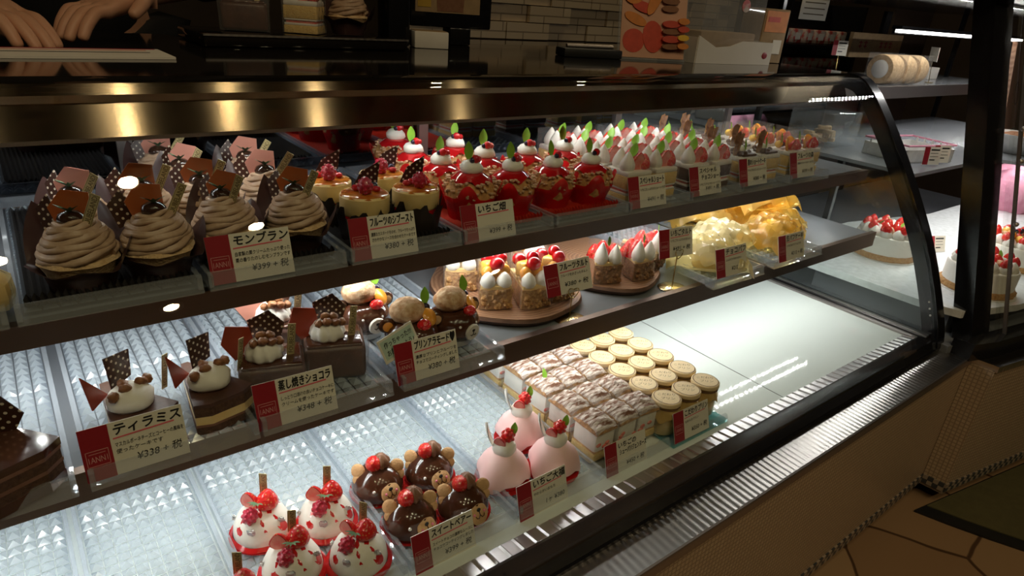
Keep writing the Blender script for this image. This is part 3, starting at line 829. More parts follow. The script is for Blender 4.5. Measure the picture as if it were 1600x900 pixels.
# green speech-bubble card beside the bear puddings
t = thing('speech_card', 'small pale green speech bubble card leaning beside the プリンアラモード card', 'card', (.325, .632, .690), .10, None, math.radians(-20))
b = MB(); T = Matrix.Rotation(math.radians(-14), 4, 'Y')
b.prism('card_cream', [(0, 0), (.055, 0), (.055, .032), (0, .032)], 0, .001, T @ Matrix.Rotation(PI / 2, 4, 'X')); b.build('card', t, 0)
b = MB(); b.prism('card_green', [(.003, .004), (.012, .004), (.040, .009), (.046, .004), (.047, .010), (.052, .012), (.052, .029), (.003, .029)], .001, .0014, T @ Matrix.Rotation(PI / 2, 4, 'X')); b.build('green_bubble', t, 0)
b = MB()
for i, k in enumerate(K_SPEECH): put_text(b, k, 'ink_black', T @ Matrix.Translation((.006, -.0016, .019 - .011 * i)) @ Matrix.Rotation(PI / 2, 4, 'X'), .043)
b.build('lettering', t, 0)
b = MB(); b.tube('clear_acrylic', [(.03, .002, -.002), (.03, .004, -.026)], .002); b.build('prop', t)
# cards held on gold wire stands
def stand_card(key, lab, x, y, z, rz, roll, h):
    t = thing('price_card_stand', lab, 'price card', (x, y, z), rz, 'price cards')
    b = MB(); b.lathe('stand_gold', [(0, 0), (.021, 0), (.022, .0015), (.020, .003), (0, .0035)], 24, rf=lambda a, r, z_: r * (1 + .25 * abs(math.cos(a)))); b.build('oval_base', t)
    b = MB(); b.tube('stand_gold', [(0, 0, .003), (0, .001, h + .004)], .0011)
    for s in (-1, 1):
        b.tube('stand_gold', [(0, -.002, h - .002)] + [(s * (.009 * math.sin(q) ** 1), -.003, h - .002 + .008 * (1 - math.cos(q)) + .006 * math.sin(q)) for q in [i * PI / 8 for i in range(1, 9)]], .0009)
    b.build('heart_wire', t)
    c = bpy.data.objects.new('card_panel', None); col.objects.link(c); c.parent = t
    c.location = (-.042, .0, h + .001); c.rotation_euler = (math.radians(-14), roll, 0)
    W, H = .078, .052
    tl, ds, pr = CARD_KEYS[key]
    b = MB(); b.box('card_cream', (W / 2, .0006, H / 2), (W, .0012, H)); b.box('card_red', (.0115, -.0002, H / 2), (.023, .0006, H))
    X = Matrix.Rotation(PI / 2, 4, 'X')
    for qx, qz, w, hh in ((.0115, .030, .018, .0005), (.0115, .015, .018, .0005), (.003, .0225, .0005, .015), (.020, .0225, .0005, .015)):
        b.box('ink_logo', (qx, -.0006, qz), (w, .0002, hh))
    b.build('card', c, 0)
    b = MB(); put_text(b, K_LOGO, 'ink_logo', Matrix.Translation((.0115, -.0007, .0185)) @ X, .014)
    put_text(b, tl[0], 'ink_black', Matrix.Translation((.0255, -.0003, .039)) @ X, .048)
    for i, k in enumerate(ds): put_text(b, k, 'ink_black', Matrix.Translation((.0258, -.0003, .028 - .007 * i)) @ X, .046)
    put_text(b, pr, 'ink_black', Matrix.Translation((W - .006, -.0003, .012)) @ X, .042)
    b.add([(.0255, -.0003, .0345), (.07, -.0003, .036), (.07, -.0003, .0375), (.0255, -.0003, .036)], [(0, 1, 2, 3)], 'ink_pink')
    b.build('lettering', c, 0)
    return t
stand_card('fruit_tart', STAND_CARDS[0][4], .672, .672, MID - .010, -.30, -.16, .040)
stand_card('berry_tart', STAND_CARDS[1][4], .930, .676, MID - .010, -.15, -.02, .060)

# ------------------------------------------------------------------ pieces shared by many cakes
def leaf(b, m, base, L, W, rz=0, lean=.3, bend=.25):
    """Pointed leaf standing on its stem end."""
    P, F = [], []
    n = 7
    for j in range(n + 1):
        t = j / n
        w = W * math.sin(PI * min(1, t * .96 + .02)) ** .8 * (1 - .25 * t)
        y = L * (lean * t + bend * t * t); z = L * t * (1 - .12 * t)
        P += [(-w / 2, y, z), (0, y + .18 * w, z), (w / 2, y, z)]
    for j in range(n):
        for k in range(2):
            F.append((3 * j + k, 3 * j + k + 1, 3 * j + 4 + k, 3 * j + 3 + k))
    T = Matrix.Translation(base) @ Matrix.Rotation(rz, 4, 'Z')
    b.add(P, F, m, T)
    b.add([(p[0], p[1] - .0006, p[2]) for p in P], F, m, T)
def strawberry(b, c, r, h, rx=0, rz=0, m='strawberry'):
    prof = [(0, 0), (r * .55, h * .02), (r * .92, h * .14), (r, h * .32), (r * .88, h * .52), (r * .62, h * .74), (r * .30, h * .92), (0, h)]
    b.lathe(m, prof, 16, T=Matrix.Translation(c) @ Euler((rx, 0, rz)).to_matrix().to_4x4())
def half_strawberry(b, c, r, h, rx=0, rz=0, flesh=True):
    """Half a berry cut lengthways: skin behind, pale cut face in front (-Y)."""
    prof = [(0, 0), (r * .55, h * .02), (r * .92, h * .14), (r, h * .32), (r * .88, h * .52), (r * .62, h * .74), (r * .30, h * .92), (0, h)]
    T = Matrix.Translation(c) @ Euler((rx, 0, rz)).to_matrix().to_4x4()
    b.lathe('strawberry', prof, 10, T=T, arc=PI)
    n = len(prof)
    P = [(q, 0, z) for q, z in prof] + [(-q, 0, z) for q, z in prof[::-1]]
    b.add(P, [tuple(range(len(P)))], 'strawberry', T)
    P = [(q * .86, -.0004, h * .03 + z * .94) for q, z in prof] + [(-q * .86, -.0004, h * .03 + z * .94) for q, z in prof[::-1]]
    b.add(P, [tuple(range(len(P)))], 'berry_flesh', T)
def dollop(b, m, c, r, h, tip=.0, n=20, ridges=0):
    prof = [(0, 0), (r * .8, .0), (r, h * .18), (r * .96, h * .36), (r * .74, h * .58), (r * .42, h * .80), (r * .12, h * .97), (0, h)]
    T = Matrix.Translation(c)
    rf = (lambda a, q, z: q * (1 + .12 * math.cos(ridges * a + 60 * z))) if ridges else None
    b.lathe(m, prof, n if not ridges else ridges * 6, T=T, rf=rf)
def raspberry(b, c, r, m='raspberry'):
    b.ball(m, c, (r, r, r * 1.15), 12, 9)
    k = 0
    for j in range(5):
        th = PI * (j + .6) / 6
        nn = max(4, int(8 * math.sin(th)))
        for i in range(nn):
            a = 2 * PI * (i + .5 * (j % 2)) / nn
            b.ball(m, (c[0] + r * .88 * math.sin(th) * math.cos(a), c[1] + r * .88 * math.sin(th) * math.sin(a), c[2] + r * 1.02 * math.cos(th)), r * .30, 7, 5)
def gold_tag(parent, base, w=.0085, h=.034, rx=0, ry=0, rz=0, bend=0):
    b = MB(); T = Matrix.Translation(base) @ Euler((rx, ry, rz)).to_matrix().to_4x4()
    b.box('gold_foil', (0, 0, h / 2), (w, .0006, h), T)
    o = b.build('gold_pick_tag', parent, 0)
    b = MB()
    for x, z, ww, hh in ((0, h - .0012, w * .86, .0004), (-w * .42, h * .5, .0004, h * .93), (w * .42, h * .5, .0004, h * .93)):
        b.box('ink_gold', (x, -.0004, z), (ww, .0002, hh), T)
    put_text(b, K_TAG, 'ink_gold', T @ Matrix.Translation((w * .30, -.0005, h * .52)) @ Matrix.Rotation(PI / 2, 4, 'X') @ Matrix.Rotation(PI / 2, 4, 'Z'), h * .86)
    b.build('lettering', o, 0)
    return o
def plate(parent, m, poly, base, rx=0, ry=0, rz=0, name='chocolate_plate', curl=0.0):
    """Thin chocolate shard: an outline in its own X-Z plane, stood up at base."""
    T = Matrix.Translation(base) @ Euler((rx, ry, rz)).to_matrix().to_4x4()
    b = MB(); b.prism(m, poly, -.0008, .0008, T @ Matrix.Rotation(PI / 2, 4, 'X'))
    return b.build(name, parent, 0)
def film_box(b, m, x, y, z0, z1, wx, wy, rz=0, flare=1.0, T=None):
    M = Matrix.Translation((x, y, 0)) @ Matrix.Rotation(rz, 4, 'Z')
    if T is not None: M = T @ M
    P = []
    for z, k in ((z0, 1.0), ((z0 + z1) / 2, 1 + (flare - 1) * .3), (z1, flare)):
        for sx, sy in ((-1, -1), (1, -1), (1, 1), (-1, 1)):
            P.append((sx * wx / 2 * k, sy * wy / 2 * k, z))
    F = []
    for j in range(2):
        for i in range(4): F.append((4 * j + i, 4 * j + (i + 1) % 4, 4 * j + 4 + (i + 1) % 4, 4 * j + 4 + i))
    b.add(P, F, m, M)

# ------------------------------------------------------------------ chestnut cream cakes (swirls in brown paper)
def montblanc(seed):
    rnd = random.Random(seed)
    t = thing('chestnut_cake', 'x', 'cake', group='chestnut cream cakes on the upper shelf')
    b = MB()
    def petal(a):                                        # three pointed leaves of paper: one tall at the back left, one at the right, one low in front
        q = 0
        for a0, h, w in ((2.65, 1.22, .72), (.30, .72, .6), (1.45, .70, .6), (4.0, .20, .7), (5.2, .16, .6)):
            d_ = (a - a0 + PI) % (2 * PI) - PI
            q = max(q, h * max(0, 1 - abs(d_) / w) ** .8)
        return q
    b.lathe('cup_brown', [(.001, .001), (.028, .0012), (.031, .010), (.033, .018), (.035, .028), (.038, .040), (.042, .052), (.045, .064)], 64, rf=lambda a, r, z: r * (1 + .16 * petal(a) * max(0, z - .02) / .04),
            zf=lambda a, r, z: z if z < .02 else .02 + (z - .02) * (.10 + 1.05 * petal(a)))
    b.build('paper_cup', t, 50)
    b = MB(); b.lathe('sponge_tan', [(0, .004), (.026, .004), (.030, .020), (.0335, .028), (.036, .031), (.034, .035), (.020, .036), (0, .036)], 28, rf=lambda a, r, z: r * (1 + .03 * math.sin(7 * a))); b.build('sponge_cup', t)
    b = MB(); b.ball('mont_cream', (0, 0, .040), (.030, .030, .027), 20, 10)
    turns = 7; n = 26
    pts = []
    for i in range(turns * n + 1):
        q = i / (turns * n); a = 2 * PI * i / n
        r = .0325 * math.cos(min(1, q * 1.0) * 1.30) ** .75 * (1 + .03 * math.sin(5 * a + 9 * q) + .03 * math.sin(2 * a + 23 * q))
        pts.append((r * math.cos(a), r * math.sin(a), .034 + .036 * q ** .9 + .0055 * math.sin(a + .8 + 1.2 * q) * (1 - .7 * q) + .0012 * math.sin(3 * a + 17 * q)))
    b.tube('mont_cream', pts, lambda q: .0036 - .0006 * q, 7)
    pts2 = [(p[0] * .985, p[1] * .985, p[2] + .0026) for p in pts[n // 3:-n]]
    b.tube('mont_cream', pts2, .0024, 5)
    b.build('cream_swirl', t, 60)
    b = MB(); b.ball('chestnut', (.001, -.002, .073), (.0125, .0115, .0085), 16, 10, noise=.04, seed=seed); b.build('chestnut', t, 60)
    b = MB()
    for i in range(5): leaf(b, 'leaf_dark', (.002, -.004, .080), .010, .0045, -1.2 + i * .6 + PI, .9, .4)
    b.build('sprig', t, 60)
    gold_tag(t, (.014, -.006, .064), .0090, .040, .10, .50 + rnd.uniform(-.1, .15), .1)
    plate(t, 'choc_orange', [(-.015, 0), (.016, 0), (.019, .030), (-.004, .036), (-.019, .020)], (-.004, .012, .062), -.12, -.10, .15 + rnd.uniform(-.2, .2))
    plate(t, 'choc_dotted', [(-.013, 0), (.014, -.002), (.006, .036), (-.012, .026)], (-.021, .010, .056), -.2, -.40, -.25 + rnd.uniform(-.2, .2), 'dotted_chocolate_plate')
    return t
mA, mB = montblanc(1), montblanc(5)
for c in kids(mB):
    if c.name.startswith('chocolate_plate'): c.data.materials[0] = MATS['choc_pink']
G = .0015
place(mA, [(.040, .742, UP + G, FACE + .1, 'chestnut cream swirl at front left corner of upper shelf'),
           (.112, .742, UP + G, FACE + .5, 'second chestnut cream swirl from the left in the front row'),
           (.188, .768, UP + G, FACE - .2, 'third chestnut cream swirl from left, behind the モンブラン card'),
           (.268, .758, UP + G, FACE - .1, 'front row chestnut cream swirl nearest the yellow custard cylinders'),
           (.118, .832, UP + G, FACE + .3, 'half hidden chestnut cream swirl behind the second of the front row'),
           (.182, .838, UP + G, FACE + .1, 'chestnut cream swirl in second row behind the モンブラン card swirl')])
place(mB, [(.050, .834, UP + G, FACE - .05, 'chestnut cream swirl with pink plate behind the front left corner one'),
           (.266, .858, UP + G, FACE + .2, 'second row chestnut cream swirl right beside the custard cylinders'),
           (.180, .922, UP + G, FACE - .2, 'chestnut cream swirl in the third row with tall pink plate'),
           (.268, .942, UP + G, FACE + .05, 'third row chestnut cream swirl with wide pink plate, right side'),
           (.170, 1.005, UP + G, FACE + .15, 'rearmost chestnut cream swirl by the mirror door')])
# ------------------------------------------------------------------ custard cylinders
def custard_cake():
    t = thing('custard_cake', 'x', 'cake', group='custard cylinders on the upper shelf')
    b = MB()
    b.lathe('cup_black', [(.001, .001), (.031, .001), (.032, .012), (.034, .030), (.036, .040)], 48, rf=lambda a, r, z: r * (1 + .07 * math.sin(12 * a) * z / .04), zf=lambda a, r, z: z * (1 + (.14 * math.sin(8 * a + 1) + .12 * math.sin(13 * a)) * (z > .02)))
    b.build('paper_cup', t, 60)
    b = MB(); b.lathe('sponge_tan', [(0, .003), (.029, .003), (.030, .036), (0, .036)], 28); b.lathe('glaze_red', [(.0302, .026), (.0308, .030), (.0302, .035)], 28); b.build('sponge_base', t)
    b = MB(); b.lathe('custard', [(0, .035), (.030, .035), (.0318, .038), (.0318, .058), (.030, .0605), (0, .061)], 32); b.build('custard_cylinder', t)
    b = MB(); b.lathe('glaze_amber', [(0, .0618), (.026, .0615), (.0295, .0606), (.031, .059)], 32, rf=lambda a, r, z: r * (1 + .02 * math.sin(9 * a))); b.build('caramel_glaze', t)
    b = MB(); raspberry(b, (.003, -.010, .072), .0092); b.build('raspberry', t, 60)
    b = MB()
    for x, y in ((-.012, .004), (-.004, .012), (.014, .006)): b.ball('glaze_red', (x, y, .065), (.006, .006, .004), 10, 6, noise=.12, seed=int(x * 1e4))
    b.ball('berry_dark', (.010, .012, .067), .0052, 10, 7); b.build('berry_pieces', t, 60)
    plate(t, 'choc_dotted', [(-.016, 0), (.015, -.003), (.018, .038), (-.006, .022)], (-.004, .020, .060), -.1, .05, .1, 'dotted_chocolate_plate')
    return t
place(custard_cake(), [(.357, .752, UP + G, FACE, 'yellow custard cylinder with raspberry, front left of its four'),
                       (.432, .752, UP + G, FACE + .3, 'yellow custard cylinder with raspberry, front right beside red puffs'),
                       (.340, .830, UP + G, FACE + .15, 'yellow custard cylinder in back row next to the chestnut swirls'),
                       (.424, .836, UP + G, FACE - .2, 'yellow custard cylinder in back row next to the red puffs')])
# ------------------------------------------------------------------ strawberry puffs in red film cups
def red_puff(var):
    t = thing('strawberry_puff', 'x', 'cake', group='strawberry puffs in red cups')
    b = MB()
    b.lathe('red_film', [(.001, .001), (.030, .001), (.033, .016), (.037, .030), (.0405, .042)], 64, rf=lambda a, r, z: r * (1 + (.13 * max(0, math.cos(4 * a + .6)) + .03 * math.sin(16 * a)) * (z / .042) ** 2), zf=lambda a, r, z: z * (.84 + .50 * max(0, math.cos(4 * a + .6)) * (z > .012)))
    b.build('red_film_cup', t, 60)
    rnd = random.Random(var)
    b = MB(); b.lathe('choux', [(0, .003), (.026, .003), (.034, .020), (.0375, .034), (.035, .046), (.027, .057), (.014, .064), (0, .066)], 30, rf=lambda a, r, z: r * (1 + .03 * math.sin(5 * a + z * 200) + .02 * math.sin(11 * a)))
    for i in range(90):
        a = rnd.uniform(0, 2 * PI); h = rnd.uniform(.2, 1.0)
        r = .0372 * math.cos(h * .9 - .35); z = .030 + .028 * h
        b.box('choux_dusted', (r * math.cos(a), r * math.sin(a), z), (.006, .0035, .002), rz=a + rnd.uniform(-1, 1))
    b.build('choux_bun', t, 60)
    b = MB(); b.lathe('glaze_red', [(.0315, .050), (.0285, .0572), (.018, .0645), (0, .0685)], 36, rf=lambda a, r, z: r * (1 + .04 * math.sin(3 * a + var + PI) * (z < .052)), zf=lambda a, r, z: z + (.0085 * math.sin(3 * a + var) + .003 * math.sin(7 * a)) * (z < .052))
    b.build('strawberry_glaze', t, 60)
    b = MB(); b.lathe('cream_white', [(0, .062), (.012, .063), (.0165, .068), (.0160, .074), (.012, .079), (.006, .082), (0, .083)], 24, rf=lambda a, r, z: r * (1 + .05 * math.sin(3 * a + z * 300))); b.build('cream_dollop', t, 60)
    b = MB()
    b.ball('currant_red', (.005, -.006, .0845), .0062, 12, 8); b.ball('berry_dark', (.0005, -.0085, .0835), .0042, 10, 7); b.ball('currant_red', (.009, .001, .083), .0048, 10, 7)
    b.build('berries', t, 60)
    b = MB(); leaf(b, 'leaf_green', (-.004, .002, .080), .030, .015, .25, .02, .12); b.build('leaf', t, 60)
    return t
rp = []
cols_ = ['first', 'second', 'third', 'fourth']
grid = [[(.528, .762), (.600, .758), (.682, .760), (.755, .750)], [(.522, .834), (.605, .838), (.690, .836), (.778, .842)], [(.520, .915), (.608, .928), (.695, .93), (.78, .93)], [(.540, 1.012)]]
rows_ = ['front row', 'second row', 'third row', 'back row']
spA, spB = [], []
for j, row in enumerate(grid):
    for i, (x, y) in enumerate(row):
        lab = 'red strawberry puff with cream and leaf, %s, %s from left' % (rows_[j], cols_[i]) if j < 3 else 'red strawberry puff alone at the very back by mirror door'
        if j == 2 and i > 1: continue
        (spA if (i + j) % 2 == 0 else spB).append((x, y, UP + G + .003, FACE + random.uniform(-.5, .5), lab, random.uniform(.96, 1.03)))
place(red_puff(1), spA); place(red_puff(4), spB)
# ------------------------------------------------------------------ tall shortcakes wrapped in clear film
def shortcake(kind):
    names = {'special': 'strawberry_shortcake', 'choco': 'chocolate_shortcake', 'star': 'bark_shortcake', 'forest': 'fruit_shortcake'}
    t = thing(names[kind], 'x', 'cake', group={'special': 'yellow strawberry shortcakes', 'choco': 'dark chocolate shortcakes', 'star': 'shortcakes with bark chocolate', 'forest': 'fruit shortcakes'}[kind])
    sp = 'sponge_choc' if kind == 'choco' else 'sponge_yellow'
    w, d = .058, .054
    b = MB()
    for m, z0, z1, k in ((sp, .001, .014, 1), ('cream_white', .014, .018, .98), ('berry_flesh' if kind != 'forest' else 'mango', .018, .022, .9), ('cream_white', .022, .025, .98), (sp, .025, .046, 1)):
        b.rbox(m, (0, 0, (z0 + z1) / 2), (w * k, d * k, z1 - z0), .0012)
    b.build('sponge_layers', t, 30)
    b = MB(); b.rbox('cream_white', (0, 0, .050), (w * 1.0, d * 1.0, .009), .003); b.build('cream_top', t, 40)
    if kind in ('special', 'choco'):
        b = MB(); dollop(b, 'cream_white', (-.017, -.010, .053), .0135, .033); dollop(b, 'cream_white', (-.010, .015, .053), .0135, .034); dollop(b, 'cream_white', (.016, .017, .053), .012, .030); b.build('cream_peaks', t, 60)
        b = MB(); half_strawberry(b, (.004, -.015, .053), .0140, .032, .12, -.1); strawberry(b, (.020, -.012, .053), .0120, .028, 0, 0); half_strawberry(b, (.006, .008, .054), .013, .034, 0, .5); b.build('strawberries', t, 60)
        b = MB(); raspberry(b, (.010, .002, .072), .0075); b.build('raspberry', t, 60)
        b = MB(); leaf(b, 'leaf_green', (-.004, -.006, .074), .026, .0165, -1.1, .30, .25); b.build('leaf', t, 60)
    elif kind == 'star':
        rnd = random.Random(4)
        b = MB()
        for k in range(3):
            T = TR((-.016 + .014 * k, -.004 + .012 * k, .052), .15, -.25 + .2 * k, .5 * k)
            P = []; n = 6
            for j in range(n + 1):
                ww = .0095 * (1 - .45 * j / n) * (1 + rnd.uniform(-.25, .25)); z = (.052 - .009 * k) * j / n
                P += [(-ww, .001 + rnd.uniform(-.002, .002), z), (0, -.004, z + rnd.uniform(0, .003)), (ww, .001 + rnd.uniform(-.002, .002), z)]
            F = []
            for j in range(n): F += [(3 * j, 3 * j + 1, 3 * j + 4, 3 * j + 3), (3 * j + 1, 3 * j + 2, 3 * j + 5, 3 * j + 4)]
            b.add(P, F, 'bark_chocolate', T); b.add([(p[0], p[1] + .002, p[2]) for p in P], F, 'pastry', T)
        b.build('bark_chocolate', t, 40)
        b = MB(); b.rbox('choc_matte', (.004, -.006, .057), (.040, .034, .005), .002)
        for k in range(7): b.ball('choc_matte', (rnd.uniform(-.02, .022), rnd.uniform(-.02, .018), .060), rnd.uniform(.003, .006), 8, 6, noise=.2, seed=k)
        b.build('chocolate_pieces', t, 40)
        b = MB(); b.ball('cream_white', (.016, .014, .060), (.012, .011, .009), 14, 8, noise=.06); b.build('cream_ball', t, 60)
        b = MB(); leaf(b, 'leaf_green', (.020, .004, .060), .026, .011, .3, .05, .1); b.build('leaf', t, 60)
    else:
        b = MB(); b.lathe('orange_fruit', [(0, -.0025), (.012, -.0025), (.0135, 0), (.012, .0025), (0, .0025)], 20, T=TR((-.016, -.010, .066), PI / 2 - .2, 0, .4)); b.lathe('orange_fruit', [(0, -.0025), (.012, -.0025), (.0135, 0), (.012, .0025), (0, .0025)], 20, T=TR((.022, .004, .066), PI / 2 - .1, 0, 1.2)); b.build('orange_slices', t, 50)
        b = MB(); half_strawberry(b, (.003, -.014, .053), .011, .024, .1, 0); strawberry(b, (.014, -.014, .054), .0115, .024, 0, 0); b.build('strawberries', t, 60)
        b = MB(); b.ball('currant_red', (.010, .008, .064), .0068, 10, 7); b.ball('berry_dark', (.000, .010, .062), .006, 10, 7); b.ball('mango', (-.006, .014, .062), (.010, .008, .008), 10, 7, noise=.1); b.build('fruit_pieces', t, 60)
        b = MB(); leaf(b, 'leaf_green', (-.012, .006, .066), .024, .011, .2, .05, .1); b.build('leaf', t, 60)
    b = MB(); film_box(b, 'wrap_film', 0, 0, .0015, .084 if kind != 'star' else .070, w + .003, d + .003, 0, 1.05); b.build('clear_wrap', t, 0)
    return t
def grid_spots(xs, ys, z, rz, fmt, jit=.1, flip=True):
    rn = ['front', 'second', 'third', 'fourth', 'rearmost', 'sixth']
    out_ = []
    for j, y in enumerate(ys):
        for i, x in enumerate(xs):
            cn = (['left', 'right'] if len(xs) == 2 else ['left', 'middle', 'right'])[i]
            out_.append((x, y, z, rz + random.uniform(-jit, jit), fmt % (cn, rn[j])))
    return out_
place(shortcake('special'), grid_spots([.846, .914], [.746, .806, .868, .930], UP - .001, 0, 'yellow strawberry shortcake in clear wrap, %s file, %s row'))
place(shortcake('choco'), grid_spots([1.003, 1.073], [.744, .804, .866, .928], UP - .001, 0, 'dark chocolate shortcake with strawberries, %s file, %s row'))
place(shortcake('star'), grid_spots([1.162, 1.238], [.744, .808, .874, .940], UP - .001, 0, 'yellow shortcake topped with bark chocolate, %s file, %s row'))
place(shortcake('forest'), grid_spots([1.328, 1.398], [.744, .808, .872], UP - .001, 0, 'yellow shortcake topped with orange and berries, %s file, %s row'))
# yellow package cut by the picture's left edge
t = thing('wrapped_pastry', 'yellow wrapped pastry at the far left end of the upper shelf', 'pastry', (-.052, .735, UP))
b = MB(); b.lathe('sponge_yellow', [(0, .002), (.030, .002), (.032, .010), (.031, .024), (.026, .030), (0, .031)], 24); b.build('yellow_cake', t, 50)
b = MB(); b.lathe('pale_film', [(.034, .001), (.036, .012), (.035, .026), (.024, .036), (.012, .042), (.014, .050)], 28, rf=lambda a, r, z: r * (1 + .05 * math.sin(9 * a) + .04 * math.sin(17 * a))); b.build('clear_wrap', t, 0)

# ------------------------------------------------------------------ tiramisu wedges and chocolate slices
def wedge(b, m, L, W, z0, z1, k=1.0):
    """Slice of a round cake: point at +Y... the blunt end towards -Y."""
    p = [(-W / 2 * k, -L * .42), (-W * .28 * k, -L * .50), (W * .28 * k, -L * .50), (W / 2 * k, -L * .42), (.004, L * .5), (-.004, L * .5)]
    b.prism(m, p, z0, z1)
def nuts(parent, spots, s=.0062, seed=1):
    b = MB(); rnd = random.Random(seed)
    for (x, y, z) in spots:
        b.ball('nut_brown', (x, y, z), (s * rnd.uniform(.8, 1.3), s * rnd.uniform(.7, 1), s * rnd.uniform(.7, 1)), 9, 7, noise=.16, seed=rnd.randint(0, 99), R=Euler((rnd.uniform(0, 3), 0, rnd.uniform(0, 3))).to_matrix())
    b.build('nuts', parent, 60)
def tiramisu():
    t = thing('tiramisu_slice', 'x', 'cake slice', group='tiramisu slices on the middle shelf')
    b = MB()
    for m, z0, z1, k in (('sponge_choc', .001, .010, 1), ('choc_cream', .010, .013, 1), ('custard', .013, .023, .99), ('sponge_choc', .023, .034, 1), ('choc_matte', .034, .0385, 1.01)):
        wedge(b, m, .098, .066, z0, z1, k)
    b.build('cake_layers', t, 25)
    b = MB(); b.lathe('cream_white', [(0, .037), (.018, .038), (.0225, .043), (.022, .050), (.018, .056), (.012, .060), (0, .062)], 26, c=(0, -.012, 0), rf=lambda a, r, z: r * (1 + .05 * math.sin(4 * a + z * 160))); b.build('cream_dollop', t, 60)
    nuts(t, [(-.019, -.020, .059), (-.006, -.018, .063), (.012, -.014, .062), (.020, -.010, .060), (-.004, -.010, .064)])
    gold_tag(t, (.036, -.010, .040), .0088, .040, .05, .14, .45)
    plate(t, 'choc_red', [(-.012, 0), (.012, .002), (-.010, .040)], (-.024, .0, .046), -.1, -.12, .5)
    plate(t, 'choc_dotted', [(-.015, 0), (.013, .002), (.019, .030), (-.015, .036)], (.002, .006, .056), -.1, .0, .45, 'dotted_chocolate_plate')
    b = MB(); b.add([(-.031, -.050, .001), (.031, -.050, .001), (.036, -.044, .052), (.006, .050, .050), (-.006, .050, .050), (-.036, -.044, .052), (-.006, .052, .001), (.006, .052, .001)], [(0, 5, 4, 6), (1, 7, 3, 2), (0, 1, 2, 5), (6, 4, 3, 7)][:2], 'wrap_film'); b.build('clear_wrap', t, 0)
    return t
place(tiramisu(), [(.052, .690, MID + .0015, .70 - .4, 'tiramisu slice with white cream directly behind the ティラミス card'),
                   (.130, .690, MID + .0015, .62 - .4, 'tiramisu slice with orange plate right of the ティラミス card')])
def layered_slice():
    t = thing('chocolate_slice', 'dark layered chocolate cake slice cut by the left picture edge', 'cake slice', (-.070, .672, MID + .0015), .38)
    b = MB()
    for m, z0, z1, k in (('choc_glaze', .001, .012, 1), ('sponge_choc', .012, .022, .98), ('choc_cream', .022, .026, 1), ('sponge_choc', .026, .036, .98), ('choc_cream', .036, .040, 1), ('choc_glaze', .040, .048, 1.02)):
        wedge(b, m, .125, .086, z0, z1, k)
    b.build('cake_layers', t, 25)
    plate(t, 'choc_dotted', [(-.020, 0), (.020, .004), (.026, .020), (.004, .042), (-.022, .026)], (.010, .0, .047), -.15, .15, -.6, 'dotted_chocolate_plate')
    b = MB(); b.lathe('choc_cream', [(0, .047), (.014, .048), (.016, .054), (.009, .062), (0, .066)], 24, c=(-.018, .01, 0), rf=lambda a, r, z: r * (1 + .08 * math.sin(6 * a))); b.build('cream_rosette', t, 60)
    return t
layered_slice()
def chocolat():
    t = thing('steamed_chocolate_cake', 'x', 'cake', group='steamed chocolate cakes on the middle shelf')
    b = MB()
    P = [(-.034, -.028), (.034, -.030), (.036, .026), (-.030, .030)]
    b.rbox('choc_matte', (0, 0, .0235), (.074, .060, .045), .006); b.rbox('choc_glaze', (0, 0, .046), (.068, .054, .006), .003)
    b.build('cake_block', t, 50)
    b = MB(); b.lathe('cream_white', [(0, .046), (.017, .047), (.0215, .053), (.020, .061), (.014, .069), (.007, .074), (0, .076)], 54, c=(-.008, -.002, 0), rf=lambda a, r, z: r * (1 + .07 * math.sin(9 * a + z * 120))); b.build('cream_rosette', t, 60)
    nuts(t, [(-.018, -.012, .072), (-.008, -.014, .075), (.002, -.012, .073), (.010, -.006, .070), (-.010, -.004, .078), (.000, -.004, .077)], .0058, 3)
    gold_tag(t, (.021, -.004, .048), .0088, .042, .02, .10, .1)
    plate(t, 'choc_red', [(-.014, 0), (.012, .006), (.010, .036), (-.014, .044), (-.024, .024)], (-.026, .002, .048), -.1, -.15, .15)
    plate(t, 'choc_dotted', [(-.016, 0), (.018, .002), (.022, .020), (.004, .036), (-.020, .024)], (-.006, .016, .062), -.12, .08, .05, 'dotted_chocolate_plate')
    b = MB(); film_box(b, 'wrap_film', 0, 0, .001, .052, .079, .064, 0, 1.03); b.build('clear_wrap', t, 0)
    return t
c3 = place(chocolat(), [(.205, .690, MID + .0015, FACE + .35, 'steamed chocolate cake directly behind the 蒸し焼きショコラ card'),
                   (.287, .700, MID + .0015, FACE + .30, 'steamed chocolate cake with red plate right of its price card'),
                   (.246, .778, MID + .0015, FACE + .35, 'steamed chocolate cake with pink plate at the back of three')])
for c in kids(c3[2]):
    if c.name.startswith('chocolate_plate'):
        c.data = c.data.copy(); c.data.materials[0] = MATS['choc_pink']
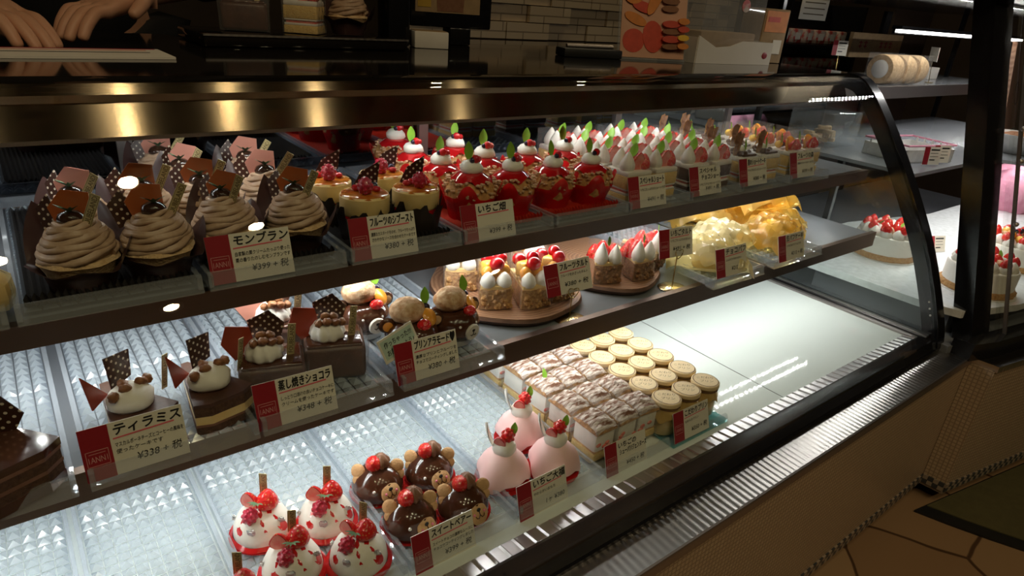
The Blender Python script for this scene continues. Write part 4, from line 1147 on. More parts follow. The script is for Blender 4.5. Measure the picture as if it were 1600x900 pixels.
# ------------------------------------------------------------------ bear puddings with cream puff hats
def bear_pudding():
    t = thing('bear_pudding', 'x', 'pudding cake', group='bear puddings on the middle shelf')
    b = MB(); b.lathe('white_plastic', [(0, .001), (.027, .001), (.030, .014), (.029, .014), (.026, .003), (0, .003)], 30); b.build('white_cup', t)
    b = MB(); b.lathe('choc_glaze', [(0, .006), (.029, .010), (.0365, .022), (.037, .034), (.032, .044), (.022, .050), (0, .051)], 32); b.build('chocolate_body', t, 60)
    for s, y in ((-1, 0), (1, 0)):
        b = MB(); T = TR((s * .034, .0, .046), PI / 2, 0, 0)
        b.lathe('choc_glaze', [(0, -.004), (.009, -.004), (.0115, 0), (.009, .004), (0, .004)], 20, T=T); e = b.build('ear', t, 60)
        b = MB(); b.lathe('orange_fruit' if s < 0 else 'cookie', [(0, .0042), (.007, .0042), (0, .0062)], 16, T=T); b.build('inner_ear', e, 60)
    b = MB(); T = TR((.004, -.0345, .026), PI / 2 + .12, 0, .10)
    b.lathe('face_white', [(0, .0), (.0115, .0), (.0125, .0022), (.0115, .0042), (0, .0045)], 24, T=T); f = b.build('face_disc', t, 60)
    b = MB(); b.ball('ink_black', (0, .004, .0046), (.003, .0022, .001), 8, 6, T=T); b.tube('ink_black', [(0, .002, .0049), (0, -.002, .0049), (-.003, -.004, .0049), (-.005, -.002, .0049)], .0006, 5, T=T); b.tube('ink_black', [(0, -.002, .0049), (.003, -.004, .0049), (.005, -.002, .0049)], .0006, 5, T=T); b.build('muzzle', f, 60)
    b = MB()
    for s in (-1, 1): b.ball('pearl', (s * .014, -.032, .036), .0022, 8, 6)
    b.build('eyes', t, 60)
    b = MB(); b.ball('choux_dusted', (-.006, .002, .064), (.024, .022, .017), 26, 14, noise=.05, seed=3); b.build('puff_hat', t, 60)
    b = MB(); b.lathe('orange_fruit', [(0, -.004), (.011, -.003), (.013, 0), (.011, .003), (0, .004)], 20, T=TR((.021, -.010, .056), .9, .3, .5)); b.ball('strawberry', (.010, -.022, .051), (.010, .008, .008), 12, 8); b.ball('berry_dark', (.020, .004, .064), .0065, 12, 8); b.build('fruit_pieces', t, 60)
    b = MB(); leaf(b, 'leaf_green', (.019, .004, .068), .026, .014, -.3, .10, .2); b.build('leaf', t, 60)
    return t
place(bear_pudding(), [(.362, .772, MID + .0015, FACE + .6, 'bear pudding with puff hat at the back left of three'),
                       (.392, .688, MID + .0015, FACE + .45, 'bear pudding with puff hat behind the speech bubble card'),
                       (.462, .692, MID + .0015, FACE + .75, 'bear pudding with puff hat nearest the wooden plates')])
# ------------------------------------------------------------------ wooden plates with tart slices
def wood_plate(label, x, y, rx_, ry_, rz):
    t = thing('wooden_plate', label, 'plate', (x, y, MID - .0098), rz)
    b = MB()
    rnd = random.Random(int(x * 100))
    ph = rnd.uniform(0, 6)
    b.lathe('plate_wood', [(0, .016), (1.0, .016), (1.0, .0145)], 48, rf=lambda a, r, z: r * (rx_ * ry_ / math.hypot(ry_ * math.cos(a), rx_ * math.sin(a))) * (1 + .03 * math.sin(3 * a + ph) + .015 * math.sin(7 * a)))
    b.build('wood_slab', t, 40)
    b = MB()
    b.lathe('bark_wood', [(1.0, .0145), (1.02, .010), (.97, .002), (.90, 0), (0, 0)], 48, rf=lambda a, r, z: r * (rx_ * ry_ / math.hypot(ry_ * math.cos(a), rx_ * math.sin(a))) * (1 + .03 * math.sin(3 * a + ph) + .015 * math.sin(7 * a)))
    b.build('bark_edge', t, 40)
    return t
wood_plate('round wooden slab plate under the fruit tart slices', .640, .810, .125, .142, -.25)
wood_plate('round wooden slab plate under the strawberry tart slices', .872, .815, .112, .135, -.2)
def tart(kind):
    t = thing('fruit_tart_slice' if kind == 'fruit' else 'strawberry_tart_slice', 'x', 'tart slice', group='fruit tart slices' if kind == 'fruit' else 'strawberry tart slices')
    b = MB(); rnd = random.Random(9)
    p = [(-.0265, -.030), (-.014, -.035), (.014, -.035), (.0265, -.030), (.004, .048), (-.004, .048)]
    b.prism('crust' if kind == 'fruit' else 'crust_dark', p, .001, .034)
    for i in range(26):
        q = rnd.uniform(-.025, .025); b.ball('crust' if kind == 'fruit' else 'crust_dark', (q, -.0345 + .05 * q * q * 80, rnd.uniform(.004, .032)), rnd.uniform(.003, .006), 7, 5, noise=.2, seed=i)
    b.build('tart_crust', t, 40)
    b = MB(); b.prism('custard', [(x * .94, y * .95) for x, y in p], .034, .039); b.build('custard_layer', t, 30)
    if kind == 'fruit':
        b = MB()
        for x, y, r in ((-.013, -.024, .0125), (.013, -.024, .0125)): b.lathe('cream_white', [(0, .037), (r * .8, .037), (r, .042), (r * .85, .050), (r * .45, .057), (0, .061)], 20, c=(x, y, 0))
        b.build('cream_dollops', t, 60)
        b = MB()
        b.rbox('mango', (-.007, .002, .056), (.020, .018, .024), .003, rz=.4); b.rbox('mango', (.010, .014, .052), (.016, .016, .022), .003, rz=.9); b.ball('orange_fruit', (.013, -.008, .056), (.013, .010, .012), 12, 8); b.ball('orange_fruit', (-.012, -.012, .054), (.010, .009, .011), 12, 8)
        b.build('fruit_cubes', t, 50)
        b = MB(); b.ball('currant_red', (.003, -.011, .068), (.0125, .011, .011), 14, 9); b.ball('glaze_red', (-.006, .018, .066), (.012, .011, .011), 14, 9); b.ball('currant_red', (.012, .006, .072), (.011, .010, .010), 14, 9); b.ball('berry_dark', (.000, .024, .046), .007, 10, 7); b.build('red_berries', t, 60)
    else:
        b = MB(); dollop(b, 'cream_white', (-.014, -.024, .037), .0125, .038); dollop(b, 'cream_white', (.012, -.026, .037), .0120, .034); b.build('cream_peaks', t, 60)
        b = MB()
        for x, y, r, h in ((-.004, -.006, .0145, .032), (.016, -.008, .0125, .030), (.004, .014, .012, .028), (-.016, .004, .011, .026)): strawberry(b, (x, y, .038), r, h, .1, 0)
        b.lathe('glaze_red', [(.026, .038), (.024, .046), (.014, .052), (0, .054)], 20, c=(0, .002, 0), rf=lambda a, r, z: r * (1 + .08 * math.sin(5 * a)))
        b.build('strawberries', t, 60)
        b = MB(); leaf(b, 'leaf_green', (.000, -.020, .066), .020, .008, .2, .0, .1); b.build('leaf', t, 60)
    b = MB()
    P = [(-.0285, -.031), (-.015, -.037), (.015, -.037), (.0285, -.031), (.005, .050), (-.005, .050)]
    z0, z1 = .001, .074
    V = [(x, y, z0) for x, y in P] + [(x * 1.03, y * 1.03, z1) for x, y in P]
    b.add(V, [(i, (i + 1) % 6, 6 + (i + 1) % 6, 6 + i) for i in range(6)], 'wrap_film'); b.build('clear_wrap', t, 0)
    return t
ZT = MID - .0098 + .0165
place(tart('fruit'), [(.580, .762, ZT, -.42, 'fruit tart slice at the front left of the wooden plate'),
                      (.630, .737, ZT, -.10, 'fruit tart slice at the front centre of the wooden plate'),
                      (.682, .739, ZT, .20, 'fruit tart slice behind the フルーツタルト card'),
                      (.572, .846, ZT, -.5, 'brightly lit fruit tart slice at the back left of wooden plate'),
                      (.632, .856, ZT, -.2, 'fruit tart slice at the back centre of the wooden plate'),
                      (.702, .838, ZT, .25, 'fruit tart slice at the back right of the wooden plate')])
place(tart('berry'), [(.815, .752, ZT, -.35, 'strawberry tart slice at left of its wooden plate'),
                      (.878, .735, ZT, .0, 'strawberry tart slice in the middle with paired white cream'),
                      (.938, .758, ZT, .45, 'strawberry tart slice on the right behind the いちごタルト card')])
# ------------------------------------------------------------------ bagged puffs
def bag(kind, seed):
    t = thing('bagged_puff', 'x', 'bagged pastry', group='yellow bagged puffs' if kind == 'yellow' else 'pale bagged puffs')
    b = MB(); b.ball('puff_dusted' if kind != 'yellow' else 'custard', (0, 0, .030), (.033, .030, .023), 26, 14, noise=.03, seed=seed)
    if kind != 'yellow': b.lathe('custard', [(0, .002), (.026, .002), (.033, .024), (.0335, .030), (.031, .031)], 36, rf=lambda a, r, z: r * (1 + .03 * math.sin(18 * a)))
    b.build('puff', t, 60)
    rnd = random.Random(seed)
    b = MB(); n, k = 30, 12
    P = []
    for j in range(k + 1):
        v = -1 + 2 * j / k
        for i in range(n + 1):
            u = -1 + 2 * i / n
            x = .082 * u; y = .060 * v
            edge = (1 - abs(u) ** 2.4) * (1 - abs(v) ** 2.4)
            z = .028 + .031 * max(0, edge) ** .55 + .010 * abs(math.sin(5 * u + 4 * v + seed)) - .007 * abs(math.sin(4 * v - 6 * u + 2)) + rnd.uniform(-.0014, .0014) - .020 * (abs(u) ** 3)
            P.append((x, y * (1 - .12 * abs(u) ** 2), z))
    F = [(j * (n + 1) + i, j * (n + 1) + i + 1, (j + 1) * (n + 1) + i + 1, (j + 1) * (n + 1) + i) for j in range(k) for i in range(n)]
    m_ = 'yellow_film' if kind == 'yellow' else 'pale_film'
    b.add(P, F, m_)
    Q = [(p[0], p[1], min(p[2] - .0005, .030 - .028 * max(0, (1 - (abs(p[0]) / .082) ** 2.4) * (1 - (abs(p[1]) / .062) ** 2.4)) ** .4)) for p in P]
    b.add(Q, F, m_)
    b.build('film_bag', t, 18)
    return t
ZB = MID + .0015
place(bag('yellow', 2), [(1.318, .722, ZB, .25, 'yellow bagged puff behind the 生パフケーキ card'),
                         (1.410, .790, ZB, -.5, 'yellow bagged puff at the right end of its pile'),
                         (1.385, .880, ZB + .001, .5, 'yellow bagged puff at the back of the pile'),
                         (1.375, .800, ZB + .050, -.25, 'bright yellow bagged puff lying on top of the pile'),
                         (1.262, .885, ZB, -.4, 'yellow bagged puff at the back behind the pale ones')])
place(bag('pale', 5), [(1.050, .694, ZB, -.75, 'pale bagged puff standing left of the チョコパフ card'),
                       (1.160, .745, ZB, .25, 'pale bagged puff behind the チョコパフ card')])
# ------------------------------------------------------------------ deck: white domes with red sauce
def dome():
    t = thing('strawberry_dome', 'x', 'dome cake', group='white domes with red sauce')
    b = MB(); b.lathe('foil_red', [(0, .001), (.0375, .001), (.0415, .004), (.0415, .005), (.037, .003), (0, .003)], 36); b.build('red_foil_plate', t, 50)
    b = MB(); b.lathe('cream_white', [(0, .003), (.033, .003), (.0355, .010), (.034, .022), (.029, .033), (.020, .042), (.010, .046), (0, .047)], 36); b.build('white_dome', t, 60)
    b = MB()
    for a, w, h0, h1 in ((-2.3, .50, .047, .022), (-1.2, .40, .047, .028), (-.4, .55, .047, .018), (.8, .5, .046, .026), (2.2, .5, .047, .022)):
        P, F = [], []; n = 8
        for j in range(n + 1):
            q = j / n; z = h0 + (h1 - h0) * q
            r = math.sqrt(max(0, 1 - ((z - .006) / .0415) ** 2)) * .0362 + .0006
            ww = w * (1 - .35 * q) * (1 if j < n else .4)
            for s in (-1, 0, 1): P.append((r * math.cos(a + s * ww * .5 + .25 * q), r * math.sin(a + s * ww * .5 + .25 * q), z + (.0008 if s == 0 else 0)))
        for j in range(n):
            for k in range(2): F.append((3 * j + k, 3 * j + k + 1, 3 * j + 4 + k, 3 * j + 3 + k))
        b.add(P, F, 'sauce_red')
    b.lathe('sauce_red', [(.0360, .010), (.0405, .0055), (.036, .0045)], 36, rf=lambda a, r, z: r * (1 + .02 * math.sin(7 * a)))
    b.build('red_sauce', t, 60)
    b = MB(); half_strawberry(b, (-.012, -.004, .043), .0125, .028, .12, -.2); strawberry(b, (.008, .002, .043), .0145, .027, -.15, 0); b.build('strawberries', t, 60)
    b = MB()
    for i in range(5): leaf(b, 'leaf_dark', (.003, -.010, .058), .009, .004, PI - .9 + i * .45, 1.0, .5)
    b.build('hull', t, 60)
    b = MB(); raspberry(b, (-.004, -.020, .046), .0092); b.build('raspberry', t, 60)
    b = MB(); b.ball('silver_leaf', (.002, -.032, .032), (.006, .002, .0045), 9, 6, noise=.3, seed=2); b.ball('silver_leaf', (.029, -.006, .034), (.005, .003, .004), 9, 6, noise=.3, seed=4); b.ball('silver_leaf', (-.033, -.006, .026), (.003, .003, .003), 9, 6, noise=.3, seed=5); b.build('silver_flakes', t, 60)
    gold_tag(t, (.001, .010, .056), .0098, .034, .02, .04, .1)
    return t
ZD = DK + .0013
place(dome(), [(.173, .684, ZD, FACE - .1, 'white dome with red sauce, back left of four'),
               (.247, .654, ZD, FACE + .1, 'white dome with red sauce, back right of four'),
               (.182, .601, ZD, FACE + .2, 'white dome with red sauce cut off at the bottom edge'),
               (.255, .572, ZD, FACE - .3, 'white dome with red sauce in front, nearest the chocolate bears'),
               (.110, .572, ZD, FACE + .1, 'white dome mostly outside the frame, only its gold tag showing')])
# ------------------------------------------------------------------ deck: chocolate bear domes
def bear_dome():
    t = thing('chocolate_bear_dome', 'x', 'dome cake', group='chocolate bear domes')
    b = MB(); b.lathe('foil_red', [(0, .001), (.0365, .001), (.0400, .004), (.0400, .005), (.036, .003), (0, .003)], 36); b.build('red_foil_plate', t, 50)
    b = MB(); b.lathe('choc_glaze', [(0, .003), (.034, .003), (.0370, .009), (.0355, .020), (.030, .032), (.020, .041), (.009, .045), (0, .046)], 36); b.build('chocolate_dome', t, 60)
    for s in (-1, 1):
        b = MB(); T = TR((s * .026, -.006 if s < 0 else .008, .040), 1.15, 0, .25 * s)
        b.ball('cookie', (0, 0, 0), (.0105, .0105, .0035), 16, 8, T=T); b.ball('cookie', (.002, -.012, .0), (.0085, .0085, .0033), 14, 8, T=T); b.build('ear_cookie', t, 60)
    b = MB(); T = TR((.022, -.026, .020), 1.05, .0, .70)
    b.lathe('cookie', [(0, -.0022), (.0135, -.0022), (.0150, 0), (.0135, .0022), (0, .0026)], 26, T=T); f = b.build('face_cookie', t, 60)
    b = MB()
    b.ball('ink_black', (0, .006, .003), (.0034, .0026, .0012), 10, 6, T=T)
    b.tube('choc_glaze', [(0, .005, .0032), (0, -.001, .0032), (-.003, -.005, .0032), (-.006, -.004, .0032), (-.0072, -.001, .0032)], .0007, 5, T=T)
    b.tube('choc_glaze', [(0, -.001, .0032), (.003, -.005, .0032), (.006, -.004, .0032), (.0072, -.001, .0032)], .0007, 5, T=T)
    b.build('muzzle', f, 60)
    b = MB()
    for s in (-1, 1): b.ball('pink_dot', (s * .0085, .0015, .0026), (.002, .002, .0012), 8, 6, T=T)
    b.build('cheeks', f, 60)
    b = MB(); b.ball('pearl', (.000, -.0335, .0265), .0024, 10, 7); b.ball('pearl', (.0325, .006, .0275), .0024, 10, 7); b.build('pearl_eyes', t, 60)
    b = MB(); b.lathe('choc_cream', [(0, .043), (.010, .043), (.013, .048), (.011, .055), (.005, .062), (0, .064)], 40, c=(.004, .004, 0), rf=lambda a, r, z: r * (1 + .14 * math.sin(7 * a + 90 * z))); b.build('cream_swirl', t, 60)
    b = MB(); strawberry(b, (-.004, .002, .047), .0118, .022, .9, -.2); b.build('strawberry', t, 60)
    return t
place(bear_dome(), [(.333, .676, ZD, FACE + .05, 'chocolate bear dome at the back left of four'),
                    (.409, .662, ZD, FACE - .05, 'chocolate bear dome at the back right of four'),
                    (.338, .592, ZD, FACE + .15, 'chocolate bear dome in front left, behind スイートベアー card'),
                    (.413, .577, ZD, FACE + .05, 'chocolate bear dome in front right, beside the pink mounds')])
# ------------------------------------------------------------------ deck: pink mounds
def daifuku():
    t = thing('strawberry_daifuku', 'x', 'rice cake', group='pink strawberry mounds')
    b = MB(); b.lathe('foil_red', [(0, .001), (.037, .001), (.0415, .004), (.0415, .005), (.036, .0035), (0, .0035)], 36); b.build('red_foil_plate', t, 50)
    b = MB(); b.lathe('sauce_red', [(0, .004), (.032, .004), (.033, .010), (.030, .014), (0, .015)], 30); b.build('red_base', t, 50)
    b = MB()
    b.lathe('mochi_pink', [(.0400, .010), (.0395, .016), (.0365, .028), (.031, .040), (.023, .049), (.014, .056), (0, .058)], 56,
            rf=lambda a, r, z: r * (1 + (.085 * math.sin(3 * a + 1.2) + .045 * math.sin(5 * a)) * (1.1 - z / .06)), zf=lambda a, r, z: z + (.006 - .010 * max(0, math.sin(3 * a + 1.2))) * (z < .02))
    b.build('pink_rice_skin', t, 60)
    b = MB(); b.lathe('cream_white', [(0, .054), (.015, .052), (.0175, .058), (.0160, .066), (.0115, .072), (0, .074)], 30, rf=lambda a, r, z: r * (1 + .04 * math.sin(4 * a + 120 * z))); b.build('cream_top', t, 60)
    b = MB(); raspberry(b, (.004, .002, .079), .0095, 'strawberry'); b.build('berry', t, 60)
    b = MB(); half_strawberry(b, (-.007, -.010, .069), .0095, .020, .35, -.35); b.build('strawberry_slice', t, 60)
    b = MB()
    P, F = [], []; n = 9
    for j in range(n + 1):
        q = j / n; a = -.5 + 1.1 * q
        w = .0085 * math.sin(PI * (.1 + .88 * q)) ** .7
        P += [(-.016 - .012 * math.sin(1.6 * q) , .002 - w, .060 + .040 * q), (-.0185 - .012 * math.sin(1.6 * q), .002, .060 + .040 * q), (-.016 - .012 * math.sin(1.6 * q), .002 + w, .060 + .040 * q)]
    for j in range(n):
        for k in range(2): F.append((3 * j + k, 3 * j + k + 1, 3 * j + 4 + k, 3 * j + 3 + k))
    b.add(P, F, 'cream_white'); b.add([(p[0] + .0015, p[1], p[2]) for p in P], F, 'cream_white')
    b.build('white_chocolate_curl', t, 60)
    b = MB(); leaf(b, 'leaf_green', (.012, .004, .080), .020, .012, -.2, .1, .2); b.build('leaf', t, 60)
    return t
place(daifuku(), [(.499, .600, ZD, FACE, 'pink mound with strawberry, left of three'),
                  (.580, .662, ZD, FACE + .2, 'pink mound with strawberry at the back of three'),
                  (.578, .576, ZD, FACE - .1, 'pink mound with strawberry behind the いちご大福 card')])
# ------------------------------------------------------------------ deck: sugared pastry slices
def parisienne(seed, green):
    t = thing('cream_pastry_slice', 'x', 'pastry slice', group='sugared cream pastry slices')
    w, d = .044, .053
    b = MB(); b.rbox('sponge_yellow', (0, 0, .008), (w, d, .014), .002); b.build('sponge_base', t, 40)
    b = MB(); b.rbox('cream_white', (0, 0, .033), (w * .97, d * .97, .036), .004); b.build('cream_filling', t, 40)
    b = MB(); rnd = random.Random(seed)
    for i in range(4): b.ball('berry_flesh', (rnd.uniform(-.018, .018), -d * .475, rnd.uniform(.018, .032)), (.006, .002, .004), 9, 6)
    b.rbox('pastry', (0, 0, .0175), (w * .99, d * .99, .0025), .0008)
    b.build('strawberry_pieces', t, 40)
    b = MB()
    nx, ny = 10, 14
    P, F = [], []
    for j in range(ny + 1):
        for i in range(nx + 1):
            u = -1 + 2 * i / nx; v = -1 + 2 * j / ny
            z = .051 + .014 * (1 - .55 * abs(u) ** 3) * (1 - .75 * abs(v) ** 3) + .0040 * abs(math.sin(v * 6 + 1.2 * u + seed)) + rnd.uniform(-.0014, .0014)
            P.append((u * w * .52, v * d * .52, z))
    for j in range(ny):
        for i in range(nx): a = j * (nx + 1) + i; F.append((a, a + 1, a + nx + 2, a + nx + 1))
    b.add(P, F, 'pastry_sugared')
    b.add([(p[0], p[1], .051) for p in P], F, 'pastry')
    rim = [i for i in range(nx + 1)] + [(j + 1) * (nx + 1) - 1 for j in range(1, ny + 1)] + [ny * (nx + 1) + i for i in range(nx - 1, -1, -1)] + [j * (nx + 1) for j in range(ny - 1, 0, -1)]
    R_ = [P[i] for i in rim] + [(P[i][0], P[i][1], .051) for i in rim]; L = len(rim)
    b.add(R_, [(i, (i + 1) % L, L + (i + 1) % L, L + i) for i in range(L)], 'pastry')
    b.build('pastry_top', t, 60)
    if green:
        b = MB(); leaf(b, 'leaf_green', (-.002, 0, .066), .018, .010, -.4, .3, .3); b.build('leaf', t, 60)
    b = MB(); film_box(b, 'wrap_film', 0, 0, .0012, .070, w + .003, d + .004, 0, 1.04); b.build('clear_wrap', t, 0)
    return t
xs, ys = [.664, .714, .764], [.578, .640, .703, .766, .829]
sp = grid_spots(xs, ys, DK + .0035, 0, 'sugared cream pastry slice, %s file, %s row', .09)
place(parisienne(1, False), [s for i, s in enumerate(sp) if i % 3 == 0 and i not in (6,)])
place(parisienne(8, False), [s for i, s in enumerate(sp) if i % 3 == 1])
place(parisienne(13, False), [s for i, s in enumerate(sp) if i % 3 == 2])
place(parisienne(5, True), [(sp[6][0], sp[6][1], sp[6][2], sp[6][3], 'sugared cream pastry slice with a green leaf, left file, third row')])
# ------------------------------------------------------------------ deck: pudding jars
def jar():
    t = thing('pudding_jar', 'x', 'pudding jar', group='pudding jars under paper caps')
    b = MB(); b.lathe('jar_glass', [(0, .0005), (.022, .0005), (.0245, .003), (.0248, .040), (.023, .047), (.0195, .053), (.0195, .064), (.0185, .064), (.0185, .053), (.0220, .046), (.0236, .040), (.0234, .005), (.021, .003), (0, .003)], 32); b.build('glass_jar', t, 40)
    b = MB(); b.lathe('pudding', [(0, .0032), (.0208, .0032), (.0232, .0055), (.0234, .040), (.0216, .0455), (0, .0455)], 32); b.build('custard_pudding', t, 50)
    b = MB(); b.lathe('cap_paper', [(0, .0672), (.0235, .0668), (.0250, .0655), (.0252, .0595)], 40); b.build('paper_cap', t, 40)
    cap = t.children[-1] if False else kids(t)[-1]
    b = MB()
    b.lathe('string_brown', [(.0216, .0676), (.0227, .0674)], 48)
    for i, k in enumerate(K_CAP): put_text(b, k, 'ink_gold', Matrix.Translation((0, .004 - .012 * i, .0676)), .030)
    b.build('printed_mark', cap, 0)
    b = MB(); b.lathe('cap_skirt', [(.0252, .0598), (.0225, .056), (.0232, .050), (.0262, .042), (.0275, .036)], 48, rf=lambda a, r, z: r * (1 + .05 * math.sin(9 * a + 1) * max(0, (.058 - z) / .02)), zf=lambda a, r, z: z + .006 * math.sin(4 * a) * max(0, (.052 - z) / .016)); b.build('cap_skirt', t, 60)
    b = MB(); b.tube('string_brown', [(.0236 * math.cos(a), .0236 * math.sin(a), .0545) for a in [i * PI / 14 for i in range(28)]], .0010, 6, closed=True); b.build('string', t, 60)
    return t
jxs, jys = [.809, .861, .914], [.556, .608, .660, .712, .764]
place(jar(), [(x, y, z, FACE, lab) for x, y, z, r, lab in grid_spots(jxs, jys, DK + .0005, 0, 'pudding jar with tan paper cap, %s file, %s row')])

# ------------------------------------------------------------------ the corner case to the right
case2 = thing('corner_display_case', 'straight-glass corner case on the right holding whole cream cakes', 'display case', (2.3, .6, 0))
def c2(b, name, smooth=20, parent=None):
    o = b.build(name, parent or case2, smooth)
    if parent is None: o.location = (-2.3, -.6, 0)
    return o
SL = -.185                                    # the face runs slightly towards the customer
def fy(x, d=0.0): return .327 + SL * (x - 1.735) + d
XE = 3.4
ang = math.atan(SL)
TF = Matrix.Translation((1.735, .327, 0)) @ Matrix.Rotation(ang, 4, 'Z')       # along the long face
TK = Matrix.Translation((1.730, .380, 0)) @ Matrix.Rotation(math.atan2(-.053, .005), 4, 'Z')   # the short facet at the corner
LF = (XE - 1.735) / math.cos(ang)
b = MB(); b.box('mosaic_cream', (LF / 2, .03, .2385), (LF, .06, .331), TF); b.box('mosaic_side', (.027, .02, .2385), (.053, .04, .331), TK); c2(b, 'tiled_front')
b = MB()
b.box('checker_light', (LF / 2, .03, .0565), (LF, .058, .033), TF); checker(b, 0, .5, TF, -.001); b.box('checker_light', (.027, .02, .0565), (.053, .038, .033), TK); checker(b, .001, .052, TK, -.001)
c2(b, 'checker_border', 0)
b = MB()
b.prism('ledge_steel', [(1.70, .385), (1.732, .376), (1.737, .322), (XE, fy(XE, -.004)), (XE, fy(XE, .09)), (1.74, .44), (1.70, .44)], .402, .418); c2(b, 'steel_ledge')
b = MB(); b.prism('black_frame', [(1.70, .375), (1.77, .352), (XE, fy(XE, .028)), (XE, fy(XE, .068)), (1.78, .392), (1.70, .42)], .418, .462); c2(b, 'bottom_rail')
b = MB(); b.prism('wall_dark', [(1.72, .42), (XE, fy(XE, .1)), (XE, 1.4), (1.72, 1.4)], .0, .40); c2(b, 'plinth')
b = MB(); b.prism('shelf_grey', [(1.685, .42), (1.78, .395), (XE, fy(XE, .07)), (XE, 1.36), (1.685, 1.36)], .415, .440); c2(b, 'floor_panel')
b = MB()
b.prism('board_white', [(1.705, .82), (1.715, .50), (1.738, .432), (1.93, .372), (2.4, .31), (XE, .20), (XE, .86), (2.62, .86), (2.2, .95), (1.71, .95)], .497, .515); c2(b, 'white_board')
b = MB(); b.prism('shelf_grey', [(1.74, .80), (1.74, .52), (1.76, .46), (2.4, .34), (XE, .24), (XE, .80)], .44, .4968); c2(b, 'board_riser')
LEAN = .27
def lean_box(b, m, p0, w, d, z0, z1, T=None):
    """Leaning bar: p0 is the foot of its front left edge; it tips back as it rises."""
    h = z1 - z0
    c_, s_ = math.cos(ang), math.sin(ang)
    P = []
    for z in (z0, z1):
        k = (z - z0) * LEAN
        for u, v in ((0, 0), (w, 0), (w, d), (0, d)):
            P.append((p0[0] + u * c_ - (v + k) * s_ * .6, p0[1] + u * s_ + (v + k), z))
    b.add(P, [(0, 3, 2, 1), (4, 5, 6, 7), (0, 1, 5, 4), (1, 2, 6, 5), (2, 3, 7, 6), (3, 0, 4, 7)], m)
b = MB(); lean_box(b, 'black_frame', (1.742, .386), .072, .045, .420, 1.20); c2(b, 'front_post')
b = MB(); lean_box(b, 'pane_glass', (1.815, .366), XE - 1.83, .006, .455, 1.20); c2(b, 'front_pane')
b = MB(); lean_box(b, 'stile_metal', (1.838, .354), .004, .008, .455, 1.20); c2(b, 'glass_seam')
for z in (.86, .93, .72):
    b = MB(); b.ball('stile_metal', (1.842 + .02 * (z - .455), .352 + (z - .455) * LEAN, z), .006, 10, 7); c2(b, 'glass_clamp')
b = MB(); b.prism('black_frame', [(1.72, .58), (1.86, .545), (XE, .30), (XE, 1.38), (1.72, 1.38)], 1.195, 1.225); c2(b, 'top_panel')
b = MB(); b.box('wall_dark', (2.56, 1.375, .68), (1.68, .02, .48)); b.box('wall_dark', (3.22, 1.375, 1.06), (.36, .02, .28)); c2(b, 'back_panel')
b = MB(); b.box('mirror_door', (2.2, 1.361, .70), (.9, .006, .40)); c2(b, 'back_mirror')
b = MB(); b.box('black_frame', (2.95, 1.355, .80), (.05, .014, .76)); c2(b, 'back_post')
b = MB(); b.box('shelf_grey', (2.66, 1.18, .940), (1.48, .36, .008)); sh = c2(b, 'cake_shelf')
b = MB(); b.box('stile_metal', (2.66, .998, .926), (1.48, .008, .038)); o = b.build('shelf_lip', sh, 0)
led_strip(sh, 2.12, 3.35, 1.03, .926, math.radians(-35))  # unseen strip added under the shelf to light the cakes below
b = MB(); b.prism('shelf_grey', [(1.88, .68), (2.42, .68), (2.46, .58), (3.3, .50), (3.3, 1.2), (1.88, 1.2)], .765, .775); sh2 = c2(b, 'basket_shelf')
led_strip(sh2, 1.90, 3.2, .70, .762, math.radians(-5), lamp='led_corner_fill')  # fill strip added to brighten the whole cakes on the board
b = MB(); b.box('led_bar_white', (2.83, 1.00, 1.112), (1.10, .012, .009)); b.box('black_frame', (2.83, 1.005, 1.122), (1.12, .03, .010)); b.box('black_frame', (2.83, 1.012, 1.112), (1.12, .008, .016)); c2(b, 'light_bar', 0)  # backing added behind the bar to keep its light off the wall
for x, y in ((1.93, 1.20), (1.93, .90), (3.30, 1.20)):
    b = MB(); b.box('black_frame', (x, y, .82 if y > 1 else .605), (.016, .016, .76 if y > 1 else .33)); c2(b, 'shelf_post', 0)
tp = [c for c in kids(case2) if c.name.startswith('top_panel')][0]
led_strip(tp, 1.80, 2.9, .68, 1.188, math.radians(10), lamp='led_corner_fill')  # unseen strip under the top, added to brighten the whole cakes

